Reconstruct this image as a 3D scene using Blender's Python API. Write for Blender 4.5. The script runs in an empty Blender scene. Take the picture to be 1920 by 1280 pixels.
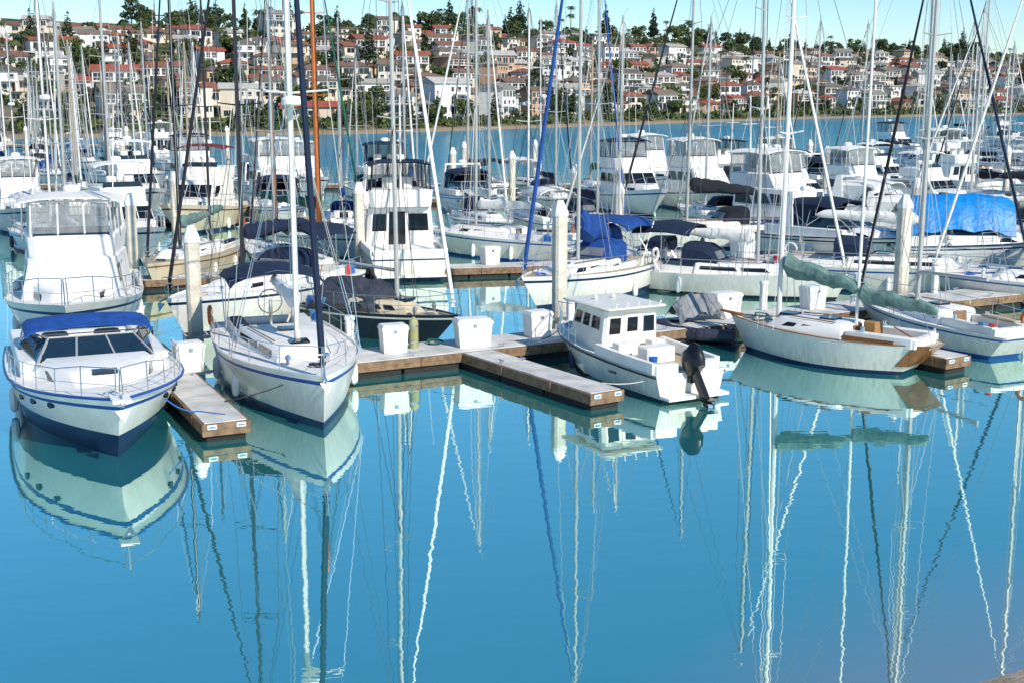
import bpy, bmesh, math, random
from mathutils import Vector, Matrix, noise
R=random.Random(11)
S=bpy.context.scene; COL=S.collection
pi=math.pi
def V(*a): return Vector(a[0]) if len(a)==1 else Vector(a)
# ------------------------------------------------------------------ materials
MT={}
def M(name,c,rough=.5,var=.14,scale=2.5,metal=0,bump=0,bscale=30,coat=0,rand=None,dirt=0,alpha=1):
    if name in MT: return MT[name]
    m=bpy.data.materials.new(name); m.use_nodes=True; nt=m.node_tree; N=nt.nodes; K=nt.links
    b=N['Principled BSDF']; b.inputs['Roughness'].default_value=rough; b.inputs['Metallic'].default_value=metal
    b.inputs['Coat Weight'].default_value=coat
    tc=N.new('ShaderNodeTexCoord'); nz=N.new('ShaderNodeTexNoise'); nz.inputs['Scale'].default_value=scale; nz.inputs['Detail'].default_value=5
    K.new(tc.outputs['Object'],nz.inputs['Vector'])
    mx=N.new('ShaderNodeMix'); mx.data_type='RGBA'
    rp=N.new('ShaderNodeMapRange'); rp.inputs[1].default_value=.3; rp.inputs[2].default_value=.7
    K.new(nz.outputs['Fac'],rp.inputs[0]); K.new(rp.outputs[0],mx.inputs['Factor'])
    if rand:
        oi=N.new('ShaderNodeObjectInfo'); cr=N.new('ShaderNodeValToRGB'); cr.color_ramp.interpolation='CONSTANT'
        el=cr.color_ramp.elements
        for i,cc in enumerate(rand):
            e=el[i] if i<2 else el.new(i/len(rand))
            e.position=i/len(rand); e.color=(*cc,1)
        K.new(oi.outputs['Random'],cr.inputs['Fac'])
        d=N.new('ShaderNodeMix'); d.data_type='RGBA'; d.blend_type='MULTIPLY'; d.inputs['Factor'].default_value=1
        K.new(cr.outputs['Color'],d.inputs['A']); d.inputs['B'].default_value=(1-var*1.6,)*3+(1,)
        K.new(d.outputs['Result'],mx.inputs['A']); K.new(cr.outputs['Color'],mx.inputs['B'])
    else:
        mx.inputs['A'].default_value=(*[x*(1-var) for x in c],1); mx.inputs['B'].default_value=(*[min(1,x*(1+var*.5)) for x in c],1)
    out=mx.outputs['Result']
    if dirt:
        g=N.new('ShaderNodeNewGeometry'); sx=N.new('ShaderNodeSeparateXYZ'); K.new(g.outputs['Position'],sx.inputs[0])
        n2=N.new('ShaderNodeTexNoise'); n2.inputs['Scale'].default_value=3; n2.inputs['Detail'].default_value=6
        mp=N.new('ShaderNodeMapping'); mp.inputs['Scale'].default_value=(3,3,.5); K.new(tc.outputs['Object'],mp.inputs[0]); K.new(mp.outputs[0],n2.inputs['Vector'])
        r2=N.new('ShaderNodeMapRange'); r2.inputs[1].default_value=1.3; r2.inputs[2].default_value=.0; r2.inputs[3].default_value=0; r2.inputs[4].default_value=1
        K.new(sx.outputs['Z'],r2.inputs[0])
        ml=N.new('ShaderNodeMath'); ml.operation='MULTIPLY'; K.new(n2.outputs['Fac'],ml.inputs[0]); K.new(r2.outputs[0],ml.inputs[1])
        m2=N.new('ShaderNodeMath'); m2.operation='MULTIPLY'; m2.inputs[1].default_value=dirt; K.new(ml.outputs[0],m2.inputs[0]); m2.use_clamp=True
        mm=N.new('ShaderNodeMix'); mm.data_type='RGBA'; K.new(m2.outputs[0],mm.inputs['Factor']); K.new(out,mm.inputs['A']); mm.inputs['B'].default_value=(.3,.25,.16,1)
        out=mm.outputs['Result']
    K.new(out,b.inputs['Base Color'])
    if bump:
        bn=N.new('ShaderNodeTexNoise'); bn.inputs['Scale'].default_value=bscale; bn.inputs['Detail'].default_value=4
        K.new(tc.outputs['Object'],bn.inputs['Vector'])
        bp=N.new('ShaderNodeBump'); bp.inputs['Strength'].default_value=bump; bp.inputs['Distance'].default_value=.05
        K.new(bn.outputs['Fac'],bp.inputs['Height']); K.new(bp.outputs[0],b.inputs['Normal'])
    if alpha<1:
        b.inputs['Alpha'].default_value=alpha
    MT[name]=m; return m
white=M('hull_white',(.84,.82,.76),.28,.1,1.5,coat=.3,dirt=1.0)
offw=M('gelcoat_offwhite',(.83,.79,.71),.35,.1,2,dirt=.5)
cream=M('hull_cream',(.66,.58,.42),.35,.12,2,dirt=.8)
deckw=M('deck_white',(.84,.82,.77),.55,.12,4)
cabw=M('cabin_white',(.89,.87,.82),.35,.08,3)
decktan=M('deck_tan',(.46,.38,.27),.7,.25,5)
navy=M('navy_paint',(.008,.02,.075),.3,.2)
bluep=M('blue_stripe',(.015,.08,.32),.35,.15)
blackp=M('black_paint',(.010,.011,.014),.25,.2,coat=.4)
motorp=M('motor_black',(.006,.006,.007),.3,.2)
dkhull=M('dark_hull',(.012,.014,.02),.25,.2,coat=.4)
redp=M('red_paint',(.30,.03,.02),.4,.2)
anti=M('bottom_paint',(.006,.018,.045),.7,.3)
wood=M('varnished_wood',(.30,.12,.035),.3,.35,6,coat=.4)
plank=M('dock_timber',(.23,.14,.08),.8,.45,5,bump=.4)
teak=M('teak',(.27,.16,.08),.6,.25,6)
glass=M('tinted_glass',(.010,.013,.017),.06,.2)
glassb=M('blue_glass',(.014,.035,.06),.05,.2)
vinyl=M('clear_vinyl',(.36,.38,.38),.1,.25,3,alpha=.4)
alu=M('aluminium_mast',(.50,.50,.48),.32,.15,2,metal=.25)
whitemast=M('white_mast',(.76,.74,.70),.35,.1,2)
darkmast=M('dark_mast',(.02,.02,.025),.4,.2)
orangemast=M('spruce_mast',(.55,.15,.03),.35,.2,3)
steel=M('stainless_steel',(.75,.75,.75),.2,.05,2,metal=.9)
wire=M('rigging_wire',(.40,.40,.40),.4,.1,metal=.2)
wiredk=M('dark_rigging_wire',(.05,.05,.06),.4,.1)
cblue=M('canvas_blue',(.01,.075,.34),.85,.25,4,bump=.5,bscale=8)
croyal=M('canvas_royal_blue',(.005,.065,.30),.9,.3,3,bump=.6,bscale=5)
cdblue=M('canvas_deep_blue',(.004,.055,.25),.85,.3,4,bump=.6,bscale=6)
ctarp=M('tarp_blue',(.003,.23,.64),.45,.3,4,bump=.8,bscale=5)
cnavy=M('canvas_navy',(.005,.016,.048),.9,.3,4,bump=.5,bscale=8)
cgreen=M('canvas_green',(.15,.25,.225),.9,.35,4,bump=.7,bscale=6)
cdgreen=M('canvas_dark_green',(.012,.11,.07),.9,.3,4,bump=.6,bscale=8)
cblack=M('canvas_black',(.008,.011,.019),.9,.3,4,bump=.5,bscale=8)
cgrey=M('canvas_grey',(.05,.06,.085),.9,.35,4,bump=.7,bscale=5)
cgrey2=M('canvas_light_grey',(.24,.25,.26),.9,.3,4,bump=.7,bscale=5)
cwhite=M('canvas_white',(.83,.81,.76),.8,.12,3,bump=.4,bscale=5)
ctan=M('canvas_tan',(.5,.42,.3),.9,.2,4,bump=.5,bscale=8)
cred=M('canvas_maroon',(.16,.02,.02),.9,.2,4,bump=.5,bscale=8)
conc=M('dock_concrete',(.64,.63,.60),.9,.32,1.6,bump=.5,bscale=25)
pilec=M('pile_concrete',(.66,.61,.51),.85,.25,2,bump=.5,bscale=12,dirt=1.3)
floatm=M('dock_float',(.015,.015,.015),.8,.4,4,bump=.6)
capm=M('pile_cap_plastic',(.84,.84,.82),.4,.06)
boxm=M('dock_box_fibreglass',(.80,.80,.77),.45,.12,dirt=.3)
yel=M('tank_yellow',(.36,.36,.17),.7,.3)
signw=M('sign_white',(.7,.7,.7),.5,.05); signb=M('sign_blue',(.05,.22,.42),.5,.05)
orng=M('orange_plastic',(.6,.14,.03),.5,.1); redpl=M('red_plastic',(.5,.03,.02),.5,.1)
rope=M('rope_blue',(.02,.15,.5),.8,.2); ropew=M('rope_white',(.6,.58,.5),.9,.2); roped=M('rope_dark',(.03,.03,.04),.9,.2)
rubber=M('fender_vinyl',(.78,.78,.76),.4,.1); rubd=M('fender_navy',(.02,.03,.08),.4,.1)
# ------------------------------------------------------------------ mesh builder
class MB:
    def __init__(s): s.v=[];s.f=[];s.m=[]
    def add(s,vs,fs,mi=0):
        o=len(s.v); s.v+=[tuple(v) for v in vs]; s.f+=[tuple(i+o for i in f) for f in fs]; s.m+=[mi]*len(fs); return s
    def loft(s,rings,mi=0,cap=True,closed=True):
        n=len(rings[0]); vs=[p for r in rings for p in r]; fs=[]
        for i in range(len(rings)-1):
            for j in range(n if closed else n-1):
                k=(j+1)%n; fs.append((i*n+j,i*n+k,(i+1)*n+k,(i+1)*n+j))
        if cap: fs.append(tuple(range(n))[::-1]); fs.append(tuple(range((len(rings)-1)*n,len(rings)*n)))
        return s.add(vs,fs,mi)
    def box(s,x0,x1,y0,y1,z0,z1,mi=0,ch=.0):
        if ch<=0: ch=min(x1-x0,y1-y0,z1-z0)*.08
        c=ch
        def ring(z,i): return [(x0+c+i,y0+i,z),(x1-c-i,y0+i,z),(x1-i,y0+c+i,z),(x1-i,y1-c-i,z),(x1-c-i,y1-i,z),(x0+c+i,y1-i,z),(x0+i,y1-c-i,z),(x0+i,y0+c+i,z)]
        return s.loft([ring(z0,c*.5),ring(z0+c*.6,0),ring(z1-c*.6,0),ring(z1,c*.5)],mi)
    def tube(s,p,q,r0,r1=None,n=6,mi=0):
        p=Vector(p);q=Vector(q); r1=r0 if r1 is None else r1
        d=(q-p)
        if d.length<1e-5: return s
        d.normalize(); a=d.cross(V(0,0,1))
        if a.length<.05: a=d.cross(V(1,0,0))
        a.normalize(); b=d.cross(a)
        rg=lambda c,r:[c+a*(r*math.cos(2*pi*i/n))+b*(r*math.sin(2*pi*i/n)) for i in range(n)]
        return s.loft([rg(p,r0),rg(q,r1)],mi)
    def path(s,pts,r,n=5,mi=0):
        for a,b in zip(pts,pts[1:]): s.tube(a,b,r,None,n,mi)
        return s
    def rev(s,prof,c,n=12,mi=0,axis='z'):
        rings=[]
        for r,z in prof:
            if axis=='z': rings.append([(c[0]+r*math.cos(2*pi*i/n),c[1]+r*math.sin(2*pi*i/n),c[2]+z) for i in range(n)])
            else: rings.append([(c[0]+z,c[1]+r*math.cos(2*pi*i/n),c[2]+r*math.sin(2*pi*i/n)) for i in range(n)])
        return s.loft(rings,mi)
    def panel(s,pts,th=.02,mi=0,off=0):
        P=[Vector(p) for p in pts]; nrm=(P[1]-P[0]).cross(P[2]-P[0]).normalized()
        return s.loft([[p+nrm*(off-th/2) for p in P],[p+nrm*(off+th/2) for p in P]],mi)
    def mesh(s,name,mats,smooth=35,fix=True):
        me=bpy.data.meshes.new(name); me.from_pydata(s.v,[],s.f)
        for m in mats: me.materials.append(m)
        me.polygons.foreach_set('material_index',s.m)
        if fix:
            bm=bmesh.new(); bm.from_mesh(me); bmesh.ops.remove_doubles(bm,verts=bm.verts,dist=1e-4)
            bmesh.ops.dissolve_degenerate(bm,dist=1e-5,edges=bm.edges)
            bmesh.ops.recalc_face_normals(bm,faces=bm.faces); bm.to_mesh(me); bm.free()
        if smooth:
            me.polygons.foreach_set('use_smooth',[True]*len(me.polygons)); me.set_sharp_from_angle(angle=math.radians(smooth))
        me.update(); return me
def P(name,mb,mats,label=None,parent=None,smooth=35):
    if not isinstance(mats,(list,tuple)): mats=[mats]
    return (name,mb.mesh(name,mats,smooth),label,parent)
def place(name,parts,loc,ang=0,label='',cat='',group=None,scale=1,tilt=0):
    e=bpy.data.objects.new(name,None); e.empty_display_size=.5; COL.objects.link(e)
    e.location=loc; e.rotation_euler=(tilt,0,ang); e.scale=(scale,)*3 if not isinstance(scale,tuple) else scale
    e['label']=label; e['category']=cat
    if group: e['group']=group
    made={}
    for pn,me,lab,par in parts:
        o=bpy.data.objects.new(pn,me); COL.objects.link(o); o.parent=made.get(par,e); made.setdefault(pn,o)
        if lab: o['label']=lab
    return e
def single(name,me,label=None,cat=None,kind=None,group=None,loc=(0,0,0),ang=0):
    o=bpy.data.objects.new(name,me); COL.objects.link(o); o.location=loc; o.rotation_euler=(0,0,ang)
    if label:o['label']=label
    if cat:o['category']=cat
    if kind:o['kind']=kind
    if group:o['group']=group
    return o
# ------------------------------------------------------------------ boats
ST=[0,.05,.12,.22,.33,.44,.54,.63,.71,.78,.84,.89,.93,.965,.985,1]
class Hull:
    def __init__(h,L,B,fb,fs,dr=.5,tr=.75,mm=.42,bo=1.,so=.3,pw=2.1,pk=1.6,wl=.86,boot=.12,st=(.82,.89),rub=False,spring=1.8):
        h.L=L;h.B=B;h.fb=fb;h.fs=fs
        sheer=lambda s: fs+(fb-fs)*s**spring
        def f(s,p): return 1-(1-tr)*((mm-s)/mm)**2 if s<mm else max(0,1-((s-mm)/(1-mm))**p)
        def pt(s,z):
            q=z/sheer(s); x1=L/2-bo*(1-q); x0=-L/2+so*(1-q); x=x0+(x1-x0)*s
            fd=f(s,pw)*B/2; fw=f(s,pk)*B/2*wl
            y=fw+(fd-fw)*q**.9 if q>=0 else fw*max(0,1-(z/dr)**2)**.5
            return x,y
        h.sheer=sheer; h.pt=pt
        mb=MB(); nS=len(ST)
        def zrow(i,s):
            sh=sheer(s)
            return [-dr,-dr*.6,0,boot,max(sh*.3,boot+.04),max(sh*.5,boot+.08),max(sh*.68,boot+.12),sh*st[0],sh*st[1],sh][i]
        mats=[0,0,1,2,2,2,2,3,2]
        nr=10
        for side in (1,-1):
            vs=[]
            for i in range(nr):
                for s in ST:
                    z=zrow(i,s); x,y=pt(s,z); vs.append((x,y*side,z))
            for k,(dy,dz) in enumerate([(.05,.0),(.06,-.07)]):
                for s in ST:
                    sh=sheer(s); x,y=pt(s,sh); vs.append((x-(.04 if s==1 else 0),max(0,y-dy)*side,sh+dz))
            o=len(mb.v); mb.v+=vs
            for i in range(nr+1):
                for j in range(nS-1):
                    mb.f.append((o+i*nS+j,o+i*nS+j+1,o+(i+1)*nS+j+1,o+(i+1)*nS+j)); mb.m.append(mats[i] if i<9 else 2)
        o2=o; o1=0
        for i in range(nr-1):
            mb.f.append((o1+i*nS,o1+(i+1)*nS,o2+(i+1)*nS,o2+i*nS)); mb.m.append(mats[i])
        h.hull=mb
        d=MB(); rings=[]
        for s in ST:
            sh=sheer(s)-.06; x,y=pt(s,sheer(s)); y=max(0.001,y-.05); cm=.05*B/3*(y/(B/2))
            rings.append([(x-(.05 if s==1 else 0),y*k,sh+cm*(1-k*k)) for k in (-1,-.66,-.33,0,.33,.66,1)])
        d.loft(rings,0,cap=False,closed=False); h.deck=d
    def edge(h,s,side,dz=0,inset=.06):
        x,y=h.pt(s,h.sheer(s)); return V(x,max(0,y-inset)*side,h.sheer(s)+dz)
    def dz(h,x):
        s=min(1,max(0,x/h.L+.5)); return h.sheer(s)-.04
    def rail(h,s0=.05,ht=.6,r=.012,n=7,pulpit=True,bowlift=.1):
        mb=MB(); ss=[s0+(.985-s0)*i/(n) for i in range(n+1)]
        for side in (1,-1):
            tp=[h.edge(s,side,ht+(bowlift if s>.9 else 0),.09 if s>.95 else .07) for s in ss]
            for s,t in zip(ss,tp): mb.tube(h.edge(s,side,-.02),t,r,None,4)
            mb.path(tp,r,4); mb.path([h.edge(s,side,ht*.5) for s in ss],r*.6,3)
        a=h.edge(.985,1,ht+bowlift); b=h.edge(.985,-1,ht+bowlift); c=V(h.L/2+.12,0,h.fb+ht+bowlift)
        mb.path([a,c,b],r,4); mb.tube(c,(h.L/2-.1,0,h.fb),r,None,4)
        return mb
def housebox(b,t,ch=.12,mi=0,mb=None,crown=.05):
    mb=mb or MB()
    def ring(q,i=0,dz=0):
        xa,xf,wa,wf,z=q; xa+=i; xf-=i; wa-=i; wf-=i; c=ch
        return [(xa+c,-wa,z+dz),(xf-c,-wf-(wa-wf)*.02,z+dz),(xf,-wf+c,z+dz),(xf,wf-c,z+dz),(xf-c,wf,z+dz),(xa+c,wa,z+dz),(xa,wa-c,z+dz),(xa,-wa+c,z+dz)]
    t1=tuple([t[0],t[1],t[2],t[3],t[4]-.04])
    return mb.loft([ring(b),ring(t1),ring(t,.05),ring(t,.25,crown)],mi)
def sidept(b,t,u,w,side):
    lb=V(b[0]+(b[1]-b[0])*u,(b[2]+(b[3]-b[2])*u)*side,b[4]); lt=V(t[0]+(t[1]-t[0])*u,(t[2]+(t[3]-t[2])*u)*side,t[4]-.04)
    return lb.lerp(lt,w)
def frontpt(b,t,v,w,i=1):
    lb=V(b[i],b[2+i]*v,b[4]); lt=V(t[i],t[2+i]*v,t[4]-.04); return lb.lerp(lt,w)
def sidewin(b,t,u0,u1,w0,w1,side,th=.03,skew=0):
    pts=[sidept(b,t,u0,w0,side),sidept(b,t,u1,w0,side),sidept(b,t,u1-skew,w1,side),sidept(b,t,u0+skew*.3,w1,side)]
    return MB().panel(pts,th)
def frontwin(b,t,v0,v1,w0,w1,th=.03,i=1):
    return MB().panel([frontpt(b,t,v0,w0,i),frontpt(b,t,v1,w0,i),frontpt(b,t,v1,w1,i),frontpt(b,t,v0,w1,i)],th)
def canopy(x0,x1,hw,z,cam=.25,drop=.1,mi=0,mb=None,side=0,nx=5,tilt=0):
    mb=mb or MB(); rings=[]
    for i in range(nx):
        t=i/(nx-1); x=x0+(x1-x0)*t; e=drop*(2*t-1)**2+.03*math.sin(t*9)+tilt*t
        ks=[-1,-.9,-.6,-.3,0,.3,.6,.9,1]
        top=[(x,hw*k,z-cam*k*k*abs(k)-e-(side if abs(k)==1 else 0)) for k in ks]
        bot=[(x,hw*k*.98,z-cam*k*k*abs(k)-e-.04-(side if abs(k)==1 else 0)) for k in ks[::-1]]
        rings.append(top+bot)
    return mb.loft(rings,mi)
def sailcover(p,q,r0,r1,seed=0,sag=.05,n=18,tall=1.5,sw=2.5,jit=.09):
    mb=MB(); p=Vector(p);q=Vector(q); d=(q-p).normalized(); a=d.cross(V(0,0,1)).normalized(); rr=random.Random(seed); rings=[]
    for i in range(n+1):
        t=i/n; c=p.lerp(q,t)-V(0,0,sag*abs(math.sin(pi*t*sw))); r=(r0+(r1-r0)*t)*(1+rr.uniform(-jit,jit))*(.5 if i in(0,n) else 1)
        rings.append([c+a*(r*math.cos(g)*(1+rr.uniform(-.1,.1)))+V(0,0,r*tall*math.sin(g)*(1+rr.uniform(-.1,.1))+r*.6) for g in [2*pi*k/9 for k in range(9)]])
    return mb.loft(rings)
def fender(h,s,side,m=None,z=.35):
    x,y=h.pt(s,z); mb=MB()
    mb.rev([(.02,.38),(.09,.3),(.11,.15),(.11,-.1),(.09,-.22),(.02,-.28)],(x,(y+.1)*side,z),8)
    mb.tube((x,(y+.1)*side,z+.35),h.edge(s,side,0),.01,None,3)
    return P('fender',mb,m or rubber)
def dome(c,r=.25,h=.22): return MB().rev([(r*.85,0),(r,.04),(r,h*.6),(r*.75,h*.9),(r*.2,h)],c,12)
def coil(c,r=.22):
    mb=MB(); n=26; pts=[V(c[0]+(r-.04*(i//9))*math.cos(i*.7),c[1]+(r-.04*(i//9))*math.sin(i*.7),c[2]+.02+.018*(i%9)/2) for i in range(n)]
    return mb.path(pts,.022,4)
def clutter(h,seed,cock=True):
    r=random.Random(seed); L=h.L; p=[]
    p.append(P('rope_coil',coil((.33*L,r.uniform(-.15,.15),h.dz(.33*L)),.2),(ropew,rope,roped)[seed%3]))
    mb=MB(); mb.tube((L/2-.1,0,h.fb+.03),(L/2+.3,0,h.fb-.08),.03,None,5); mb.panel([(L/2+.2,-.14,h.fb-.12),(L/2+.2,.14,h.fb-.12),(L/2+.34,0,h.fb-.38)],.04); p.append(P('anchor',mb,steel))
    sd_=1 if seed%2 else -1
    e=h.edge(.08,sd_,.35,.03); pts=[e+V(.26*math.cos(a),0,.26*math.sin(a)) for a in [2*pi*i/12 for i in range(13)]]
    p.append(P('life_ring',MB().path(pts,.06,6),(orng,cwhite)[seed%2]))
    for k in range(2+seed%2):
        x=-.42*L+k*.35; s=(x/L+.5); e=h.edge(max(.05,s),-sd_,0,.3); p.append(P('jerrycan',MB().box(e.x-.13,e.x+.13,e.y-.08,e.y+.08,e.z-.05,e.z+.32,ch=.03),(rope,redpl,signb)[(seed+k)%3]))
    if cock:
        zc=h.dz(-.3*L); p.append(P('cockpit_cushion',MB().box(-.4*L,-.22*L,sd_*.25*h.B-.18,sd_*.25*h.B+.18,zc+.27,zc+.35,ch=.03),(cblue,ctan,cnavy)[seed%3]))
        for side in (1,-1): p.append(P('dorade_vent',MB().rev([(.06,0),(.06,.14),(.09,.2),(.07,.26),(.02,.28)],(.28*L,.5*side,h.dz(.28*L)),8),steel))
    return p
def sailboat(L=10,B=3.2,H=13.5,top=white,bot=anti,boot=navy,stripe=bluep,deck=deckw,cab=cabw,cover=cblue,furl=cwhite,mastm=alu,
        dodger=None,bimini=None,mizzen=False,radar=False,wr=.012,fb=None,fs=None,bo=1.0,so=.25,tr=.72,wl=.86,long=False,seed=0,xm=.1,cabh=.42,fr=.065,nf=2,rail=True,wheel=True,covr=(.2,.1),boomz=None,rigm=None,cabx=(-.16,.26),boomdrop=0,sag=.05,mr_=.082,hullkw={}):
    h=Hull(L,B,fb or .115*L,fs or .09*L,.5,tr,.42,bo,so,wl=wl,**hullkw)
    p=[P('hull',h.hull,[bot,boot,top,stripe],smooth=50),P('deck',h.deck,deck)]
    xa,xf=cabx[0]*L,cabx[1]*L; z0=h.dz(0)-.02; zf=h.dz(xf)-.05
    b=(xa,xf,.34*B,.2*B,z0); t=(xa+.05,xf-.5,.31*B,.16*B,max(z0+cabh,zf+cabh*.6))
    mb=housebox(b,t)
    p.append(P('cabin',mb,cab))
    wins=[(.08,.3),(.36,.58),(.64,.8)] if not long else [(.08,.5),(.55,.85)]
    for side in (1,-1):
        for u0,u1 in wins: p.append(P('cabin_window',sidewin(b,t,u0,u1,.42,.8,side,skew=.02),glass))
        if wr<.013: p.append(P('grab_rail',MB().path([sidept(b,t,.15,1,side)+V(0,-.12*side,.12),sidept(b,t,.8,1,side)+V(0,-.12*side,.12)],.02,4),teak))
    zt=t[4]+.05
    for hx in (.3,.75):
        x=xa+(xf-xa)*hx; p.append(P('hatch',MB().box(x-.25,x+.25,-.25,.25,zt-.02,zt+.06),glassb if seed%2 else glass))
    cx0=-.44*L; mb=MB()
    zc=h.dz(cx0)
    for side in (1,-1):
        y0=.2*B*side; y1=.31*B*side
        mb.box(cx0,xa+.02,min(y0,y1),max(y0,y1),zc-.02,zc+.28)
    mb.box(cx0-.1,cx0+.12,-.3*B,.3*B,zc-.02,zc+.24)
    p.append(P('cockpit_coaming',mb,cab))
    p.append(P('cockpit_sole',MB().box(cx0+.15,xa-.02,-.19*B,.19*B,zc-.02,zc+.05),teak if seed%2 else decktan))
    p.append(P('companionway',MB().panel([(xa+.02,-.3,z0+.02),(xa+.02,.3,z0+.02),(xa+.03,.26,t[4]-.03),(xa+.03,-.26,t[4]-.03)],.06),teak if seed%3 else glass))
    if wheel:
        mb=MB(); wc=V(cx0+1.0,0,zc+.85); rr=.36
        pts=[wc+V(0,rr*math.cos(a),rr*math.sin(a)) for a in [2*pi*i/14 for i in range(15)]]
        mb.path(pts,.018,4)
        for i in range(0,12,2): mb.tube(wc,pts[i],.008,None,3)
        mb.tube((wc.x+.1,0,zc),(wc.x+.1,0,zc+.9),.06,.05,6)
        p.append(P('steering_wheel',mb,steel))
    for side in (1,-1):
        p.append(P('winch',MB().rev([(.08,0),(.07,.06),(.055,.1),(.07,.16),(.02,.17)],(xa-.5,.27*B*side,zc+.27),8),steel))
    X=xm*L; mz=zt if xa<X<xf else h.dz(X)
    mb=MB(); mb.tube((X,0,mz-.1),(X-.12,0,H),mr_,mr_*.75,8)
    for fz in ((.42,.68) if H>11 else (.55,)):
        z=mz+(H-mz)*fz; w=.26*B*(1.25-fz*.5)
        for side in (1,-1): mb.tube((X-.05,0,z),(X-.2,w*side,z+.08),.03,.02,4)
    mb.tube((X-.12,0,H),(X-.4,0,H+.35),.012,None,3)
    p.append(P('mast',mb,mastm))
    if radar:
        z=mz+(H-mz)*radar; mb=dome((X+.4,0,z),.28,.25); mb.tube((X,0,z-.05),(X+.4,0,z),.04,None,4); p.append(P('radar_dome',mb,cabw))
    bz=boomz or mz+.95; bl=.40*L
    bx0,bx1=V(X-.12,0,bz),V(X-bl,0,bz+.12-boomdrop)
    p.append(P('boom',MB().tube(bx0,bx1,.065,.055,6),mastm))
    if cover:
        p.append(P('sail_cover',sailcover(bx0+V(-.02,0,.02),bx1+V(.1,0,.02),covr[0],covr[1],seed,sag),cover))
    mb=MB(); hd=V(X-.1,0,H-.15)
    if furl:
        f=MB(); a=V(L/2-.25,0,h.fb+.5); bb=V(L/2-.25,0,h.fb+.1).lerp(hd,.93)
        f.tube(a,a.lerp(bb,.5),fr,fr*.9,6).tube(a.lerp(bb,.5),bb,fr*.9,fr*.35,6); f.rev([(.1,0),(.1,.04),(.05,.06),(.05,.14),(.1,.16),(.1,.2)],(a.x,0,a.z-.25),8)
        p.append(P('furled_sail',f,furl))
    mb.tube((L/2-.2,0,h.fb),hd,wr,None,3)
    mb.tube((-L/2+.15,0,h.fs),hd,wr,None,3)
    for side in (1,-1):
        z1=mz+(H-mz)*.42; w=.26*B*1.04
        ch=V(X-.15,.45*B*side,h.dz(X)); sp=V(X-.2,w*side,z1+.08)
        if H>11:
            sp2=V(X-.2,.26*B*.91*side,mz+(H-mz)*.68+.08)
            mb.path([ch,sp,sp2,hd],wr,3); mb.tube(ch+V(.2,0,0),(X,0,z1),wr,None,3)
        else: mb.path([ch,hd],wr,3)
        mb.tube(ch+V(-.35,0,0),(X,0,z1),wr,None,3)
    mb.tube(bx1,hd,wr*.8,None,3); mb.tube((X+.12,.05,mz+.3),(X,.06,H-.5),wr*.8,None,3); mb.tube((X-.2,-.1,mz+.3),(X-.15,-.08,H-.5),wr*.8,None,3)
    p.append(P('rigging',mb,rigm or (wiredk if seed%3==0 else wire),smooth=0))
    if mizzen:
        X2=-.30*L; H2=H*.78; mb=MB().tube((X2,0,zc),(X2-.1,0,H2),mr_*.85,.05,8)
        for side in (1,-1): mb.tube((X2,0,H2*.6),(X2-.1,.6*side,H2*.6+.05),.025,.02,4)
        p.append(P('mizzen_mast',mb,mastm))
        m2=MB().tube((X2-.05,0,bz+.2),(X2-.2*L,0,bz+.25),.05,None,6); p.append(P('mizzen_boom',m2,mastm))
        p.append(P('mizzen_sail_cover',sailcover((X2-.1,0,bz+.2),(X2-.19*L,0,bz+.25),.16,.09,seed+3),cover or cblue))
        m3=MB()
        for side in (1,-1): m3.path([V(X2-.3,.36*B*side,zc),V(X2-.1,.6*side,H2*.6+.05),V(X2-.1,0,H2)],wr,3)
        m3.tube((X2-.1,0,H2),hd,wr,None,3); p.append(P('mizzen_rigging',m3,wire,smooth=0))
    if rail: p.append(P('railing',h.rail(.04,.6,wr),steel))
    if dodger:
        mb=MB(); rings=[]
        for x,z,w in [(xa+1.0,t[4]+.03,.27*B),(xa+.75,t[4]+.45,.27*B),(xa+.35,t[4]+.68,.28*B),(xa-.5,t[4]+.72,.29*B)]:
            rings.append([(x,-w,z0+.1+(z-z0)*.15),(x,-w*.97,z-.2*(z>t[4]+.1)),(x,-w*.7,z),(x,0,z+.05),(x,w*.7,z),(x,w*.97,z-.2*(z>t[4]+.1)),(x,w,z0+.1+(z-z0)*.15)])
        mb.loft(rings,0,cap=False,closed=False); p.append(P('spray_dodger',mb,dodger))
        p.append(P('dodger_window',MB().panel([(xa+.98,-.18*B,t[4]+.14),(xa+.98,.18*B,t[4]+.14),(xa+.80,.18*B,t[4]+.44),(xa+.80,-.18*B,t[4]+.44)],.03),vinyl))
    if bimini:
        p.append(P('bimini',canopy(cx0+.0,xa-.1,.36*B,zc+2.05,.3,.1,side=.06),bimini))
        mb=MB()
        for x in (cx0+.1,(cx0+xa)/2,xa-.2):
            mb.path([((cx0+xa)/2,.36*B,zc),(x,.35*B,zc+1.75),(x,0,zc+2.0),(x,-.35*B,zc+1.75),((cx0+xa)/2,-.36*B,zc)],.014,4)
        p.append(P('bimini_frame',mb,steel))
    for i in range(nf):
        p.append(fender(h,.35+.25*i,1 if seed%2 else -1,rubber if seed%3 else rubd)); p.append(fender(h,.3+.25*i,-1 if seed%2 else 1))
    if wr<.013 and rail: p+=clutter(h,seed)
    return p
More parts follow.
